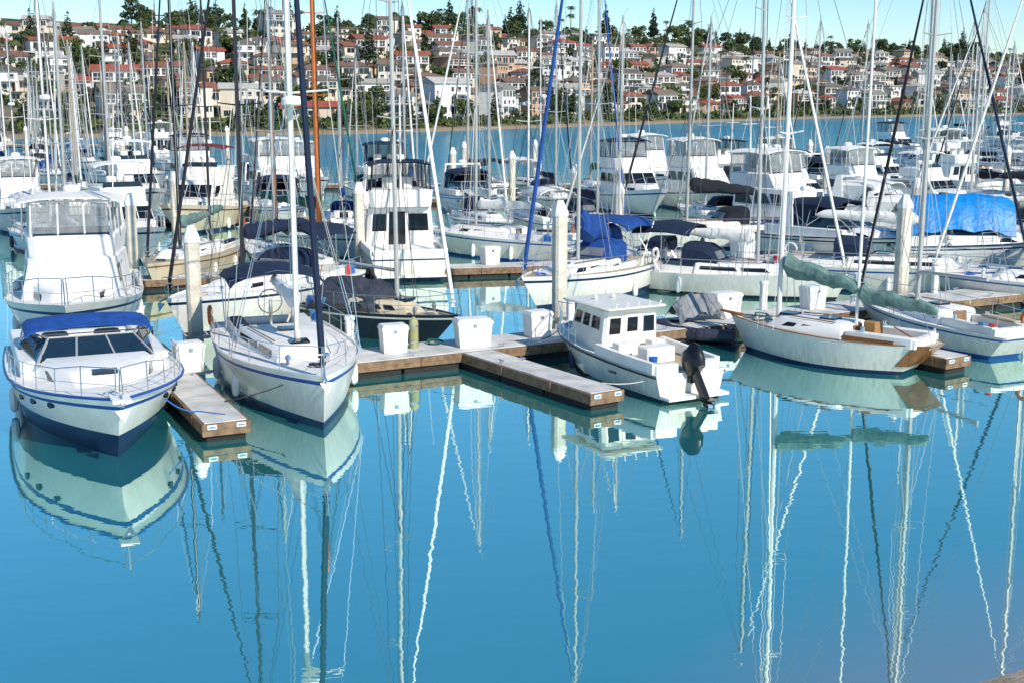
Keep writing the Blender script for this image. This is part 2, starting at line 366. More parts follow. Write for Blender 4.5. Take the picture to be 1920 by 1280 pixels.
def express(L=9.5,B=3.5,top=white,stripe=bluep,boot=navy,canvas=cblue,arch=True,wr=.014,curt=False,seed=0,bot=anti,ports=3,boott=.22,bo=1.7,ch_=1.85,fb=1.6,cx=(-.34,-.03),cam=.25,tilt=0,wh=1.0):
    h=Hull(L,B,fb,1.15,.5,.9,.45,bo,-.1,pw=2.6,pk=1.5,wl=.82,boot=boott,st=(.8,.86),spring=1.5)
    p=[P('hull',h.hull,[bot,boot,top,stripe],smooth=50),P('deck',h.deck,deckw)]
    mb=MB()
    for side in(1,-1): mb.path([V(h.edge(s,side,-.03,-.02)) for s in ST[:-1]]+[V(L/2+.02,0,fb-.03)],.035,5)
    p.append(P('rub_rail',mb,stripe))
    xa,xf=-.02*L,.36*L; z0=h.dz(0)-.05
    b=(xa,xf,.40*B,.14*B,z0); t=(xa,xf-1.3,.36*B,.2*B,z0+.46); p.append(P('cabin',housebox(b,t,.15),cabw))
    for side in (1,-1):
        p.append(P('cabin_window',sidewin(b,t,.1,.55,.3,.75,side,skew=.1),glass))
        for i in range(ports):
            s=.62+.09*i; z=.98+.06*i; x,y=h.pt(s,z); x2,y2=h.pt(s+.04,z)
            d=V(x2-x,(y2-y)*side,0).normalized(); n=V(-d.y,d.x,0)*side; c=V(x+.05,(y)*side,z)
            pts=[c+d*(.11*math.cos(a))+V(0,0,.07*math.sin(a)) for a in [2*pi*k/12 for k in range(12)]]
            p.append(P('porthole',MB().loft([[q-n*.03 for q in pts],[q+n*.03 for q in pts]]),glass))
    zt=z0+.50
    p.append(P('deck_hatch',MB().panel([(.17*L,-.3,zt-.02),(.24*L,-.28,zt-.05),(.24*L,.28,zt-.05),(.17*L,.3,zt-.02)],.06),glass))
    wb=(-.22*L,.06*L,.41*B,.34*B,z0+.42); wt=(-.22*L,-.05*L,.37*B,.25*B,z0+wh)
    fr=MB()
    for v0,v1 in ((-.96,-.36),(-.32,.32),(.36,.96)):
        p.append(P('windshield_pane',frontwin(wb,wt,v0,v1,.05,.95,.015),glassb))
    for v in (-1,-.34,.34,1): fr.tube(frontpt(wb,wt,v,0),frontpt(wb,wt,v,1),.03,None,5)
    fr.tube(frontpt(wb,wt,-1,1),frontpt(wb,wt,1,1),.03,None,5); fr.tube(frontpt(wb,wt,-1,0),frontpt(wb,wt,1,0),.03,None,5)
    for side in (1,-1):
        p.append(P('windshield_pane',sidewin(wb,wt,.1,.96,.05,.9,side,.015),glassb))
        fr.tube(sidept(wb,wt,0,.9,side),sidept(wb,wt,1,1,side),.03,None,5)
    p.append(P('windshield_frame',fr,alu))
    mb=MB()
    for side in (1,-1):
        ys=sorted((.33*B*side,.43*B*side)); mb.box(-.46*L,.03*L,ys[0],ys[1],h.dz(-.3*L)-.03,z0+.44,ch=.05)
    mb.box(-.47*L,-.43*L,-.4*B,.4*B,h.dz(-.45*L)-.03,h.dz(-.45*L)+.4,ch=.05)
    p.append(P('cockpit_coaming',mb,cabw))
    p.append(P('cockpit_sole',MB().box(-.43*L,-.03*L,-.32*B,.32*B,z0-.02,z0+.03),decktan))
    for y in (-.8,.5):
        p.append(P('helm_seat',MB().box(-.2*L,-.15*L,y-.3,y+.35,z0,z0+.75,ch=.08),cwhite))
    if canvas:
        p.append(P('canvas_top',canopy(cx[0]*L,cx[1]*L,.38*B,z0+ch_,cam,.1,side=.1,nx=7,tilt=tilt),canvas))
        mb=MB()
        for x in (cx[0]*L+.15,-.18*L,cx[1]*L-.15): mb.path([(-.2*L,.4*B,z0+.5),(x,.375*B,z0+ch_-.4),(x,-.375*B,z0+ch_-.4),(-.2*L,-.4*B,z0+.5)],.018,4)
        p.append(P('canvas_frame',mb,steel))
        if curt:
            for side in(1,-1): p.append(P('canvas_curtain',MB().panel([(-.34*L,.38*B*side,z0+.5),(-.2*L,.38*B*side,z0+.55),(-.14*L,.38*B*side,z0+1.55),(-.34*L,.38*B*side,z0+1.5)],.02),canvas))
            p.append(P('canvas_curtain',MB().panel([(-.345*L,.38*B,z0+.4),(-.345*L,-.38*B,z0+.4),(-.345*L,-.36*B,z0+1.55),(-.345*L,.36*B,z0+1.55)],.02),canvas))
    if arch:
        mb=MB()
        for side in (1,-1):
            mb.panel([(-.36*L,.42*B*side,z0+.4),(-.28*L,.42*B*side,z0+.4),(-.30*L,.36*B*side,z0+2.05),(-.335*L,.36*B*side,z0+2.05)],.08)
        mb.box(-.335*L,-.30*L,-.37*B,.37*B,z0+1.98,z0+2.1)
        mb.tube((-.32*L,.3,z0+2.1),(-.36*L,.35,z0+4),.01,None,3)
        p.append(P('radar_arch',mb,cabw)); p.append(P('radar_dome',dome((-.32*L,0,z0+2.1),.26,.24),cabw))
    p.append(P('railing',h.rail(.45,.55,wr,7),steel))
    mb=MB().box(L/2-.5,L/2+.35,-.2,.2,fb-.04,fb+.03); p.append(P('bow_pulpit',mb,cabw))
    mb=MB().tube((L/2+.05,0,fb+.06),(L/2+.38,0,fb-.1),.04,None,6); mb.panel([(L/2+.3,-.16,fb-.2),(L/2+.3,.16,fb-.2),(L/2+.45,0,fb-.45)],.04); p.append(P('anchor',mb,steel))
    p.append(P('rope_coil',coil((.4*L,.1,h.dz(.4*L)+.02),.18),ropew))
    p.append(fender(h,.4,1)); p.append(fender(h,.4,-1))
    return p
def flybridge(L=12,B=4.0,top=white,stripe=navy,boot=navy,canvas=cwhite,cover=True,encl=True,ht=1.0,seed=0,wr=.018,aftopen=True,cab=cabw,hard=True,mast=False,deck=deckw,bot=anti,fb=2.0):
    h=Hull(L,B,fb,1.15,.6,.9,.45,1.8,.1,pw=2.5,pk=1.5,wl=.84,boot=.18,st=(.8,.86),spring=1.6)
    p=[P('hull',h.hull,[bot,boot,top,stripe],smooth=50),P('deck',h.deck,deck)]
    z0=h.dz(-.1*L)-.1
    xa,xf=-.2*L,.2*L
    b=(xa,xf,.42*B,.36*B,z0); t=(xa-.1,xf-1.5*ht,.38*B,.30*B,z0+1.75*ht)
    p.append(P('cabin',housebox(b,t,.16),cab))
    tb=(.1*L,.37*L,.34*B,.12*B,z0+.1); tt=(.1*L,.31*L,.3*B,.12*B,h.dz(.3*L)+.32); p.append(P('foredeck_trunk',housebox(tb,tt,.12),cab))
    for side in (1,-1):
        for u0,u1 in ((.06,.34),(.38,.64),(.68,.9)):
            p.append(P('cabin_window',sidewin(b,t,u0,u1,.5,.85,side,skew=.03),glass))
        p.append(P('trunk_window',sidewin(tb,tt,.2,.6,.5,.8,side),glass))
    for v0,v1 in ((-.92,-.34),(-.3,.3),(.34,.92)):
        p.append(P('windshield_pane',frontwin(b,t,v0,v1,.5,.9,.04),cwhite if cover else glass))
    p.append(P('cabin_door',frontwin(b,t,-.15,.35,.03,.9,.05,0),glass)); p.append(P('aft_window',frontwin(b,t,.42,.85,.4,.85,.05,0),glass)); p.append(P('aft_window',frontwin(b,t,-.85,-.25,.4,.85,.05,0),glass))
    mb=MB(); zc=h.dz(-.4*L)
    for side in (1,-1):
        pts=[h.edge(s,side,0,.02) for s in (.02,.1,.2,.32)]
        for a,c in zip(pts,pts[1:]): mb.loft([[a,a+V(0,-.16*side,0),a+V(0,-.16*side,.25),a+V(0,0,.25)],[c,c+V(0,-.16*side,0),c+V(0,-.16*side,.25),c+V(0,0,.25)]])
    mb.box(-L/2+.06,-L/2+.28,-.42*B,.42*B,zc-.02,zc+.25); p.append(P('cockpit_bulwark',mb,cab))
    p.append(P('cockpit_sole',MB().box(-L/2+.4,xa-.15,-.36*B,.36*B,zc,zc+.03),teak))
    p.append(P('swim_platform',MB().box(-L/2-.55,-L/2+.1,-.4*B,.4*B,.24,.32),teak if seed%2 else cab))
    zb=t[4]+.05; fb_=(xa-.5,xf-1.9*ht-.2,.37*B,.30*B,zb-.02); ft=(xa-.5,xf-2.3*ht-.2,.39*B,.31*B,zb+.75*ht)
    p.append(P('flybridge',housebox(fb_,ft,.2,crown=.0),cab))
    vb=(ft[0]+.9,ft[1]-.05,.37*B,.29*B,ft[4]-.02); vt=(ft[0]+.9,ft[1]-.35,.35*B,.27*B,ft[4]+.3)
    p.append(P('bridge_windscreen',frontwin(vb,vt,-.95,.95,0,1,.02),glassb))
    hz=ft[4]+1.15
    if encl:
        eb=(ft[0]+.1,ft[1]-.1,.36*B,.29*B,ft[4]); et=(ft[0]+.1,ft[1]-.35,.34*B,.28*B,hz)
        mb=MB()
        for side in (1,-1):
            for i in range(3): p.append(P('enclosure_panel',sidewin(eb,et,.02+.33*i,.31+.33*i,.06,.94,side,.015),vinyl))
            for i in range(4): mb.tube(sidept(eb,et,min(1,.335*i),0,side),sidept(eb,et,min(1,.335*i),1,side),.035,None,4)
        for v0,v1 in ((-.96,-.35),(-.3,.3),(.35,.96)):
            p.append(P('enclosure_panel',frontwin(eb,et,v0,v1,.06,.94,.015),vinyl))
        for v in (-.33,.33): mb.tube(frontpt(eb,et,v,0),frontpt(eb,et,v,1),.035,None,4)
        for w in (0,1):
            for side in(1,-1): mb.tube(sidept(eb,et,0,w,side),sidept(eb,et,1,w,side),.035,None,4)
            mb.tube(frontpt(eb,et,-1,w),frontpt(eb,et,1,w),.035,None,4)
        p.append(P('enclosure_frame',mb,canvas))
    for y in (-.7,.2): p.append(P('helm_seat',MB().box(ft[0]+1.2,ft[0]+1.7,y,y+.5,ft[4]-.3,ft[4]+.55,ch=.1),cwhite))
    if hard:
        p.append(P('hardtop',canopy(ft[0]-.05,ft[1]-.1,.38*B,hz+.18,.15,.06,side=.05),canvas))
    for x in (ft[0]+.15,ft[1]-.3):
        for side in (1,-1): p.append(P('bridge_support',MB().tube((x,.35*B*side,ft[4]-.1),(x,.34*B*side,hz),.025,None,5),steel))
    for side in (1,-1): p.append(P('whip_antenna',MB().tube((ft[0]+.3,.3*B*side,hz),(ft[0]-.6,.34*B*side,hz+3.2),.016,.01,3),cabw))
    p.append(P('radar_dome',dome(((ft[0]+ft[1])/2-.5,0,hz+.17),.3,.26),cabw))
    if mast:
        mb=MB().tube((ft[0]+.2,0,zb),(ft[0],0,zb+5),.07,.04,6); mb.tube((ft[0],-.6,zb+3.4),(ft[0],.6,zb+3.4),.02,None,4); p.append(P('signal_mast',mb,whitemast))
    p.append(P('railing',h.rail(.34,.7,wr,8),steel))
    for s in (.3,.55): p.append(fender(h,s,1)); p.append(fender(h,s,-1))
    return p
def ring_text(txt,size,mat,mtx,name='hull_lettering'):
    c=bpy.data.curves.new('t','FONT'); c.body=txt; c.size=size; c.extrude=.004; c.resolution_u=2
    o=bpy.data.objects.new('t',c); COL.objects.link(o); dg=bpy.context.evaluated_depsgraph_get(); me=bpy.data.meshes.new_from_object(o.evaluated_get(dg))
    bpy.data.objects.remove(o); me.transform(mtx); me.materials.clear(); me.materials.append(mat); return (name,me,None,None)
def pilothouse():
    L,B=7.2,2.6; h=Hull(L,B,1.2,.8,.45,.92,.45,.9,.0,pw=2.5,pk=1.7,wl=.84,boot=.1,st=(.86,.9),spring=1.6)
    p=[P('hull',h.hull,[anti,blackp,white,white],smooth=50),P('deck',h.deck,deckw)]
    mb=MB()
    for side in(1,-1): mb.path([V(h.edge(s,side,-.08,-.02)) for s in ST[:-1]]+[V(L/2,0,1.1)],.03,5)
    p.append(P('rub_rail',mb,blackp))
    z0=h.dz(.3)-.06
    b=(-.55,2.0,1.02,.72,z0); t=(-.62,1.55,.95,.67,z0+1.32); p.append(P('pilothouse',housebox(b,t,.1),offw))
    for side in (1,-1):
        for u0,u1 in ((.14,.38),(.46,.64),(.72,.9)): p.append(P('cabin_window',sidewin(b,t,u0,u1,.54,.84,side),glass))
    for v0,v1 in ((-.9,-.36),(-.29,.29),(.36,.9)): p.append(P('cabin_window',frontwin(b,t,v0,v1,.5,.86),glass))
    for v0,v1 in ((-.84,-.44),(.42,.82)): p.append(P('aft_window',frontwin(b,t,v0,v1,.46,.84,.03,0),glass))
    p.append(P('cabin_door',frontwin(b,t,-.32,.3,.03,.93,.05,0),offw)); p.append(P('door_window',frontwin(b,t,-.2,.18,.5,.84,.08,0),glass))
    tb=(1.8,2.9,.66,.3,h.dz(1.5)-.05); tt=(1.8,2.4,.58,.3,h.dz(1.5)+.26); p.append(P('cuddy',housebox(tb,tt),cabw))
    zr=z0+1.43
    p.append(P('roof',MB().box(-.95,1.78,-1.06,1.06,zr-.08,zr,ch=.06),offw))
    for y in (-.8,-.4,.0,.4,.8): p.append(P('rod_holder',MB().tube((-.9,y,zr-.02),(-.97,y,zr+.14),.02,.025,5),cabw))
    for y in (-.3,.35): p.append(P('navigation_light',MB().rev([(.02,0),(.06,.02),(.07,.1),(.03,.14)],(.9,y,zr),8),cabw))
    for side in (1,-1):
        mb=MB(); pts=[h.edge(s,side,0,.02) for s in (.03,.15,.3,.43)]
        for a,c in zip(pts,pts[1:]): mb.loft([[a,a+V(0,-.16*side,0),a+V(0,-.16*side,.3),a+V(0,0,.3)],[c,c+V(0,-.16*side,0),c+V(0,-.16*side,.3),c+V(0,0,.3)]])
        ys=sorted((side*.35,side*1.1)); mb.box(-L/2+.1,-L/2+.35,ys[0],ys[1],h.dz(-3.3)-.05,h.dz(-3.3)+.3)
        p.append(P('cockpit_bulwark',mb,cabw))
    p.append(P('cockpit_sole',MB().box(-L/2+.4,-.6,-1.05,1.05,h.dz(-2)-.03,h.dz(-2)+.03),decktan))
    mb=MB(); mb.box(-2.2,-1.6,-.5,.5,h.dz(-1.5)-.05,h.dz(-1.5)+.45,ch=.06); p.append(P('engine_box',mb,cabw))
    for y in (-.6,.6): p.append(P('bench_seat',MB().box(-1.2,-.8,y-.25,y+.25,h.dz(-.6)-.05,h.dz(-.6)+.4),cwhite))
    p.append(P('swim_platform',MB().box(-L/2-.45,-L/2+.02,-1.05,1.05,.12,.2),cabw))
    cx=-L/2-.15
    mb=MB(); rings=[]
    for x,z,rx,ry in [(0,.82,.2,.17),(-.02,.9,.33,.25),(-.03,1.07,.39,.28),(-.04,1.28,.38,.28),(-.05,1.43,.3,.23),(-.06,1.48,.1,.09)]:
        rings.append([(cx+x+rx*math.cos(a)+.55*(z-1),ry*math.sin(a),z-.2*math.cos(a)) for a in [2*pi*k/14 for k in range(14)]])
    mb.loft(rings); p.append(P('outboard_motor',mb,motorp,'black outboard motor cowling tilted on the transom'))
    mb=MB(); mb.loft([[(cx-.12+dx-.62*t_,y,.92-.85*t_) for dx,y in ((0,-.09),(.24,-.09),(.24,.09),(0,.09))] for t_ in (0,.5,1)]); mb.box(cx-.95,cx-.45,-.16,.16,.16,.19); mb.rev([(.01,.25),(.08,.15),(.09,-.1),(.05,-.22)],(cx-.72,0,.02),8,axis='x'); mb.box(cx+.0,cx+.27,-.11,.11,.5,.8)
    p.append(P('motor_leg',mb,motorp,None,'outboard_motor'))
    mb=MB()
    for k in range(3):
        a=2*pi*k/3; d=V(0,math.cos(a),math.sin(a)); e=V(.35,-math.sin(a),math.cos(a)); c=V(cx-.95,0,.02)
        mb.panel([c+d*.03-e*.04,c+d*.03+e*.04,c+d*.18+e*.08,c+d*.18-e*.06],.015)
    p.append(P('propeller',mb,steel,None,'outboard_motor'))
    p.append(P('railing',h.rail(.6,.5,.014,5),steel))
    s=.30; x,y=h.pt(s,.5)
    mtx=Matrix.Translation((x+.35,y+.012,.47))@Matrix.Rotation(pi,4,'Z')@Matrix.Rotation(pi/2,4,'X')
    p.append(ring_text('PARKER',.12,blackp,mtx))
    p.append(fender(h,.75,1,rubd)); p.append(fender(h,.5,-1,rubd))
    p.append(P('rope_coil',coil((3.0,0,h.dz(2.9)+.02),.16),ropew)); p.append(P('bucket',MB().rev([(.1,0),(.14,.28),(.12,.28)],(-2.6,.6,h.dz(-2)+.03),10),rope))
    return p
def tarp(x0,x1,hw,zr,ze,seed=0,mb=None,ridge=1.3):
    mb=mb or MB(); nx,ny=18,12; rings=[]
    for i in range(nx+1):
        t=i/nx; row=[]
        for j in range(ny+1):
            k=2*j/ny-1; w=hw*(1-.35*t*t)
            z=zr-(zr-ze)*abs(k)**ridge-.35*(2*t-1)**4+ .14*noise.noise(V(t*7,k*4,seed))+.06*math.sin(t*pi*6)*abs(k)
            row.append((x0+(x1-x0)*t,w*k*(1+.04*math.sin(t*40)),z))
        rings.append(row)
    return mb.loft(rings,0,cap=False,closed=False)
# ---------------- hero boats
B_='moored boats in the marina'
def center(bx,by,ang,L,off=0):
    a=math.radians(ang); return (bx-math.cos(a)*(L/2-off),by-math.sin(a)*(L/2-off),0)
place('motor_cruiser',express(9.8,4.1,canvas=croyal,arch=False,ports=3,boott=.6,bo=1.1,ch_=1.22,fb=1.6,cx=(-.24,-.09),cam=.1,tilt=.08,wh=.88),center(-8.9,27.9,-66,9.8,1.1),math.radians(-66),'white motor cruiser with blue canvas top and blue pinstripes','boat',B_)
place('sailboat',sailboat(10.2,3.85,17,cover=cwhite,furl=cnavy,bimini=cnavy,dodger=None,long=True,bo=.3,so=-.1,stripe=bluep,radar=.4,seed=2,mastm=whitemast,fb=1.4,fs=1.1,tr=.85,xm=.13,rigm=steel,fr=.085,hullkw=dict(boot=.2)),center(-4.6,30.3,-71,10.2,.3),math.radians(-71),'white sloop with navy furled headsail beside the dock finger','sailboat',B_)
place('pilothouse_boat',pilothouse(),(3.15,36.5,0),math.radians(119),'small white pilothouse fishing boat with black outboard motor','boat',B_,.94)
classic=sailboat(6.9,2.7,14.5,stripe=white,boot=navy,bot=anti,cover=cgreen,furl=None,mastm=whitemast,bo=.6,so=.9,tr=.4,seed=5,fb=1.04,fs=.92,xm=.25,deck=decktan,cab=cabw,wheel=False,nf=0,rail=False,cabh=.36,covr=(.25,.12),boomz=2.75,wl=.86,boomdrop=.55,sag=.1,cabx=(-.14,.3))
mb=MB(); mb.box(-1.65,-1.25,-.26,.26,.93,1.4); classic.append(P('wooden_locker',mb,M('plywood',(.40,.21,.07),.6,.25)))
hh=Hull(6.94,2.76,1.045,.925,.5,.4,.42,.6,.9,wl=.86)
mb=MB(); qs=(.3,.55,.8,1.01)
for side in (1,-1):
    rows=[[ (hh.pt(s,hh.sheer(s)*q)[0]-.01,hh.pt(s,hh.sheer(s)*q)[1]*side,hh.sheer(s)*q) for q in qs] for s in (0,.02,.04,.06)]
    mb.loft(rows,0,cap=False,closed=False)
pp=[hh.pt(0,.925*q) for q in qs]
mb.loft([[(x-.01,y,.925*q) for (x,y),q in zip(pp,qs)],[(x-.01,-y,.925*q) for (x,y),q in zip(pp,qs)]],0,cap=False,closed=False)
classic.append(P('varnished_stern',mb,wood))
mb=MB(); mb.tube((3.0,0,1.08),(3.85,0,1.16),.06,.04,8); classic.append(P('bowsprit',mb,wood))
for side in(1,-1):
    classic.append(P('toe_rail',MB().path([V(hh.edge(s,side,.02,.03)) for s in ST[:-1]]+[V(3.45,0,1.06)],.02,5),wood))
    ys=sorted((side*.8,side*.9)); classic.append(P('cockpit_coaming',MB().box(-2.5,-.9,ys[0],ys[1],.93,1.04),wood))
mb=MB(); mb.tube((-2.9,0,.95),(-2.1,0,1.3),.03,.02,6); classic.append(P('tiller',mb,wood))
classic.append(P('mizzen_sail_cover',sailcover((-.95,0,2.1),(-3.4,0,1.9),.19,.1,8,.06),cgreen))
m3=MB().tube((-.9,0,.9),(-1.0,0,11),.055,.04,8); classic.append(P('mizzen_mast',m3,whitemast))
classic.append(P('rope_coil',coil((2.4,0,1.0),.18),ropew))
place('classic_sailboat',classic,(9.7,38.6,0),math.radians(139),'small classic sailboat with green sail covers and varnished wooden stern','sailboat',B_)
place('sailboat',sailboat(7.8,2.5,14,stripe=bluep,boot=bluep,furl=cblack,cover=None,seed=4,so=.7,tr=.55,fb=.98,fs=.78,mastm=alu,wheel=False),(14.0,42.0,0),math.radians(114),'white sloop with blue boot stripe, seen from its rounded stern','sailboat',B_)
place('sailboat',sailboat(9.4,3.1,17,top=white,stripe=navy,boot=navy,cover=cdblue,furl=cdblue,dodger=cdblue,bimini=cdblue,seed=1,fb=1.5,fs=1.15,covr=(.42,.2),bo=1.3,fr=.09,boomz=2.95,xm=.05,boomdrop=.8,sag=.22,cabx=(-.16,.3),deck=decktan,hullkw=dict(boot=.3)),center(.5,46.6,-122,9.4,.3),math.radians(-122),'white cruising sloop with sagging deep blue sail cover','sailboat',B_)
place('sailboat',sailboat(9.4,3.3,16,stripe=white,boot=blackp,cover=cwhite,furl=cwhite,dodger=cnavy,bimini=cnavy,seed=3,long=True,bo=.5,nf=1),(9.2,52.4,0),math.radians(-28),'white sloop with navy canvas canopy over its cockpit','sailboat',B_)
place('sailboat',sailboat(11,3.4,17,stripe=bluep,boot=navy,cover=cwhite,furl=cnavy,dodger=cnavy,bimini=None,seed=7,bo=1.3,long=True,boomz=2.9),(15.9,53.2,0),math.radians(-26),'white sloop with navy spray dodger and blue side stripe','sailboat',B_)
dark=sailboat(6.6,2.3,15.5,top=dkhull,stripe=white,boot=blackp,bot=blackp,cover=None,furl=cwhite,seed=9,fb=1.0,fs=.85,deck=decktan,wheel=False,nf=0,cab=cream)
dark.append(P('boom_tent',tarp(-2.8,.7,1.0,1.9,.95,3,ridge=1.0),cgrey))
place('sailboat',dark,(-4.4,43.0,0),math.radians(-36),'dark hulled sloop under a blue-grey canvas boom tent','sailboat',B_)
place('sailboat',sailboat(10.8,3.5,16,stripe=navy,boot=navy,cover=cnavy,furl=cblack,dodger=cnavy,bimini=cnavy,seed=6,fb=1.45,fs=1.15,boomz=3.1,mastm=darkmast),(-9.2,46.5,0),math.radians(-114),'white sloop with navy bimini and dark mast','sailboat',B_)
place('motor_yacht',flybridge(12,4.5,cover=True,encl=True,ht=.86,seed=1,fb=1.9),(-14.9,43.2,0),math.radians(-74),'white flybridge yacht with clear vinyl enclosure and white covers','motor yacht',B_)
place('sport_fishing_boat',flybridge(11,3.8,cover=False,encl=True,seed=2,ht=1.02,canvas=cnavy,stripe=navy,mast=True),(-5.6,61.0,0),math.radians(102),'white sport fishing boat with open cockpit, seen from astern','motor yacht',B_)
place('sailboat',sailboat(10,3.3,16,stripe=bluep,boot=bluep,cover=cwhite,furl=cwhite,seed=8,fb=1.3,fs=1.05),(-1.0,65,0),math.radians(148),'white sloop with twin blue side stripes and white sail cover','sailboat',B_)
place('sailboat',sailboat(10.5,3.4,16,top=cream,stripe=wood,boot=redp,cover=cgreen,furl=cblack,seed=11,deck=decktan,mastm=darkmast,mizzen=True),(-14.6,57.5,0),math.radians(-95),'cream ketch with brown trim and black furled sail','sailboat',B_)
place('sailboat',sailboat(11,3.4,17,top=white,stripe=cdgreen,boot=cdgreen,cover=cdgreen,furl=cdgreen,seed=12,mizzen=True,mastm=orangemast,mr_=.15),(-10.6,66.5,0),math.radians(-50),'ketch with orange wooden masts and dark green covers','sailboat',B_)
place('motor_yacht',flybridge(12.8,4.3,cover=True,encl=True,seed=4,mast=True),(15.4,72,0),math.radians(-55),'large white flybridge yacht with covered windscreen','motor yacht',B_)
place('motor_yacht',flybridge(11.5,4.0,cover=False,encl=True,seed=5,stripe=bluep,canvas=cnavy),(8.4,90,0),math.radians(-75),'white flybridge yacht with navy bridge enclosure','motor yacht',B_)
place('motor_yacht',flybridge(12,4.0,cover=True,encl=True,seed=6),(13.6,92,0),math.radians(-70),'white flybridge yacht with white canvas covers','motor yacht',B_)
place('motor_yacht',flybridge(11,3.9,top=cream,cover=False,encl=False,seed=7,canvas=cred,stripe=cred,mast=True,cab=offw),(-19.0,78,0),math.radians(-95),'cream trawler yacht with maroon trim','motor yacht',B_)
place('motor_yacht',flybridge(12,4.1,cover=True,encl=True,seed=8,canvas=cwhite),(-16.8,92,0),math.radians(-70),'white sport yacht with white sloping foredeck covers','motor yacht',B_)
place('motor_yacht',flybridge(10.5,3.8,cover=False,encl=True,seed=9,canvas=cnavy),(-8.6,86,0),math.radians(100),'white flybridge yacht with navy bridge canopy','motor yacht',B_)
place('motor_cruiser',express(9.5,3.5,canvas=cnavy,stripe=blackp,curt=True,seed=3),(16.8,62.5,0),math.radians(-48),'white express cruiser with navy cockpit canvas','boat',B_)
place('motor_cruiser',express(10.5,3.7,canvas=cwhite,stripe=bluep,curt=True,seed=4),(23,76,0),math.radians(-40),'white express cruiser with white canvas enclosure','boat',B_)
tb_=express(8.5,3.2,canvas=None,stripe=navy,arch=False,seed=5); tb_.append(P('blue_tarpaulin',tarp(-3.8,1.2,1.6,3.5,1.9,5,ridge=1.8),ctarp,'bright blue wrinkled tarpaulin tied over the cabin'))
place('covered_motorboat',tb_,(22.2,60,0),math.radians(-8),'white motorboat under a bright blue tarpaulin','boat',B_)
place('sailboat',sailboat(9.5,3.2,16,stripe=bluep,boot=bluep,cover=cwhite,furl=cwhite,seed=13),(21.2,49.5,0),math.radians(160),'white sloop with blue stripe and white sail cover','sailboat',B_)
place('sailboat',sailboat(10,3.3,16,stripe=navy,boot=navy,cover=cnavy,furl=cblue,dodger=cnavy,seed=14),(4.5,73.5,0),math.radians(-70),'white sloop with navy sail cover','sailboat',B_)
place('sailboat',sailboat(10.5,3.4,16.5,stripe=navy,boot=navy,cover=cblack,furl=cblack,dodger=cblack,seed=15,boomz=3.2,covr=(.30,.12),boomdrop=.5),(10.4,69,0),math.radians(-165),'white sloop with black sail cover and dodger','sailboat',B_)
place('motor_yacht',flybridge(11.5,4,cover=False,encl=True,seed=10,canvas=cwhite),(-25,56,0),math.radians(-66),'white flybridge yacht with white hardtop','motor yacht',B_)
mb=MB()
mb.path([(-1.2,.6,.3),(0,.65,.3),(.9,.5,.34),(1.4,.05,.42),(1.4,-.05,.42),(.9,-.5,.34),(0,-.65,.3),(-1.2,-.6,.3)],.2,9)
place('inflatable_dinghy',[P('tube',mb,M('dinghy_dark',(.03,.035,.06),.6,.2)),P('floor',MB().box(-1.2,.9,-.5,.5,.16,.22),floatm),P('transom',MB().box(-1.25,-1.18,-.5,.5,.15,.55),teak)],(6.3,41.9,.02),math.radians(160),'dark inflatable dinghy tied beside the dock','dinghy')
# ---------------- templates for the rest
TS=[sailboat(10,3.2,14,cover=cblue,furl=cwhite,seed=21,wr=.014,nf=1,dodger=cblue),
 sailboat(9.3,3.0,12.8,cover=cwhite,furl=cwhite,seed=22,wr=.014,stripe=navy,nf=1,dodger=cnavy),
 sailboat(11,3.4,15.2,cover=cnavy,furl=cnavy,seed=23,wr=.014,dodger=cnavy,nf=1,stripe=navy),
 sailboat(10.5,3.3,14.2,cover=cwhite,furl=None,seed=24,wr=.014,mastm=whitemast,nf=1,radar=.5,boot=redp,bimini=cwhite),
 sailboat(8.6,2.8,12,cover=cdgreen,furl=cwhite,seed=25,wr=.014,stripe=cdgreen,boot=cdgreen,nf=1,mastm=M('tan_mast',(.42,.33,.22),.4,.15)),
 sailboat(11.5,3.5,15.8,cover=cblack,furl=cblack,seed=26,wr=.014,top=dkhull,stripe=white,mastm=alu,nf=1,bimini=cblack),
 sailboat(9.8,3.1,13.2,cover=ctan,furl=cwhite,seed=27,wr=.014,mizzen=True,mastm=whitemast,stripe=wood,nf=1,top=cream)]
LS=['white sloop with blue sail cover','white sloop with white sail cover','white sloop with navy sail cover and dodger','white sloop with white mast and radar dome','small white sloop with green sail cover','dark hulled sloop with black canopy','cream ketch with tan sail covers']
TP=[flybridge(11,3.9,seed=31,cover=True,encl=True,wr=.02,ht=.92),flybridge(11.5,4.0,seed=32,cover=False,encl=True,canvas=cnavy,stripe=bluep,wr=.02,mast=True,ht=.92),
 express(9.5,3.5,canvas=cnavy,curt=True,seed=33,wr=.02),express(8.8,3.3,canvas=cwhite,curt=True,seed=34,wr=.02),flybridge(10.5,3.8,seed=35,cover=False,encl=False,canvas=cwhite,wr=.02,ht=.95)]
LP=['white flybridge yacht with clear enclosure','white flybridge yacht with navy canopy','white express cruiser with navy canvas','white express cruiser with white canvas','white flybridge yacht with open bridge']
def ts(i,x,y,a,sc=1): place('sailboat',TS[i],(x,y,0),math.radians(a),LS[i],'sailboat',B_,sc)
def tp(i,x,y,a,sc=1): place('motor_yacht' if i in(0,1,4) else 'motor_cruiser',TP[i],(x,y,0),math.radians(a),LP[i],'motor yacht' if i in(0,1,4) else 'boat',B_,sc)
ts(1,-20.2,58.5,118,.95); tp(4,-19.6,65,-62,.95); ts(3,-24.3,67,-60); ts(0,-6.3,74,-75,.95); ts(1,-1.6,75.5,-72); ts(3,1.3,78,108,.95)
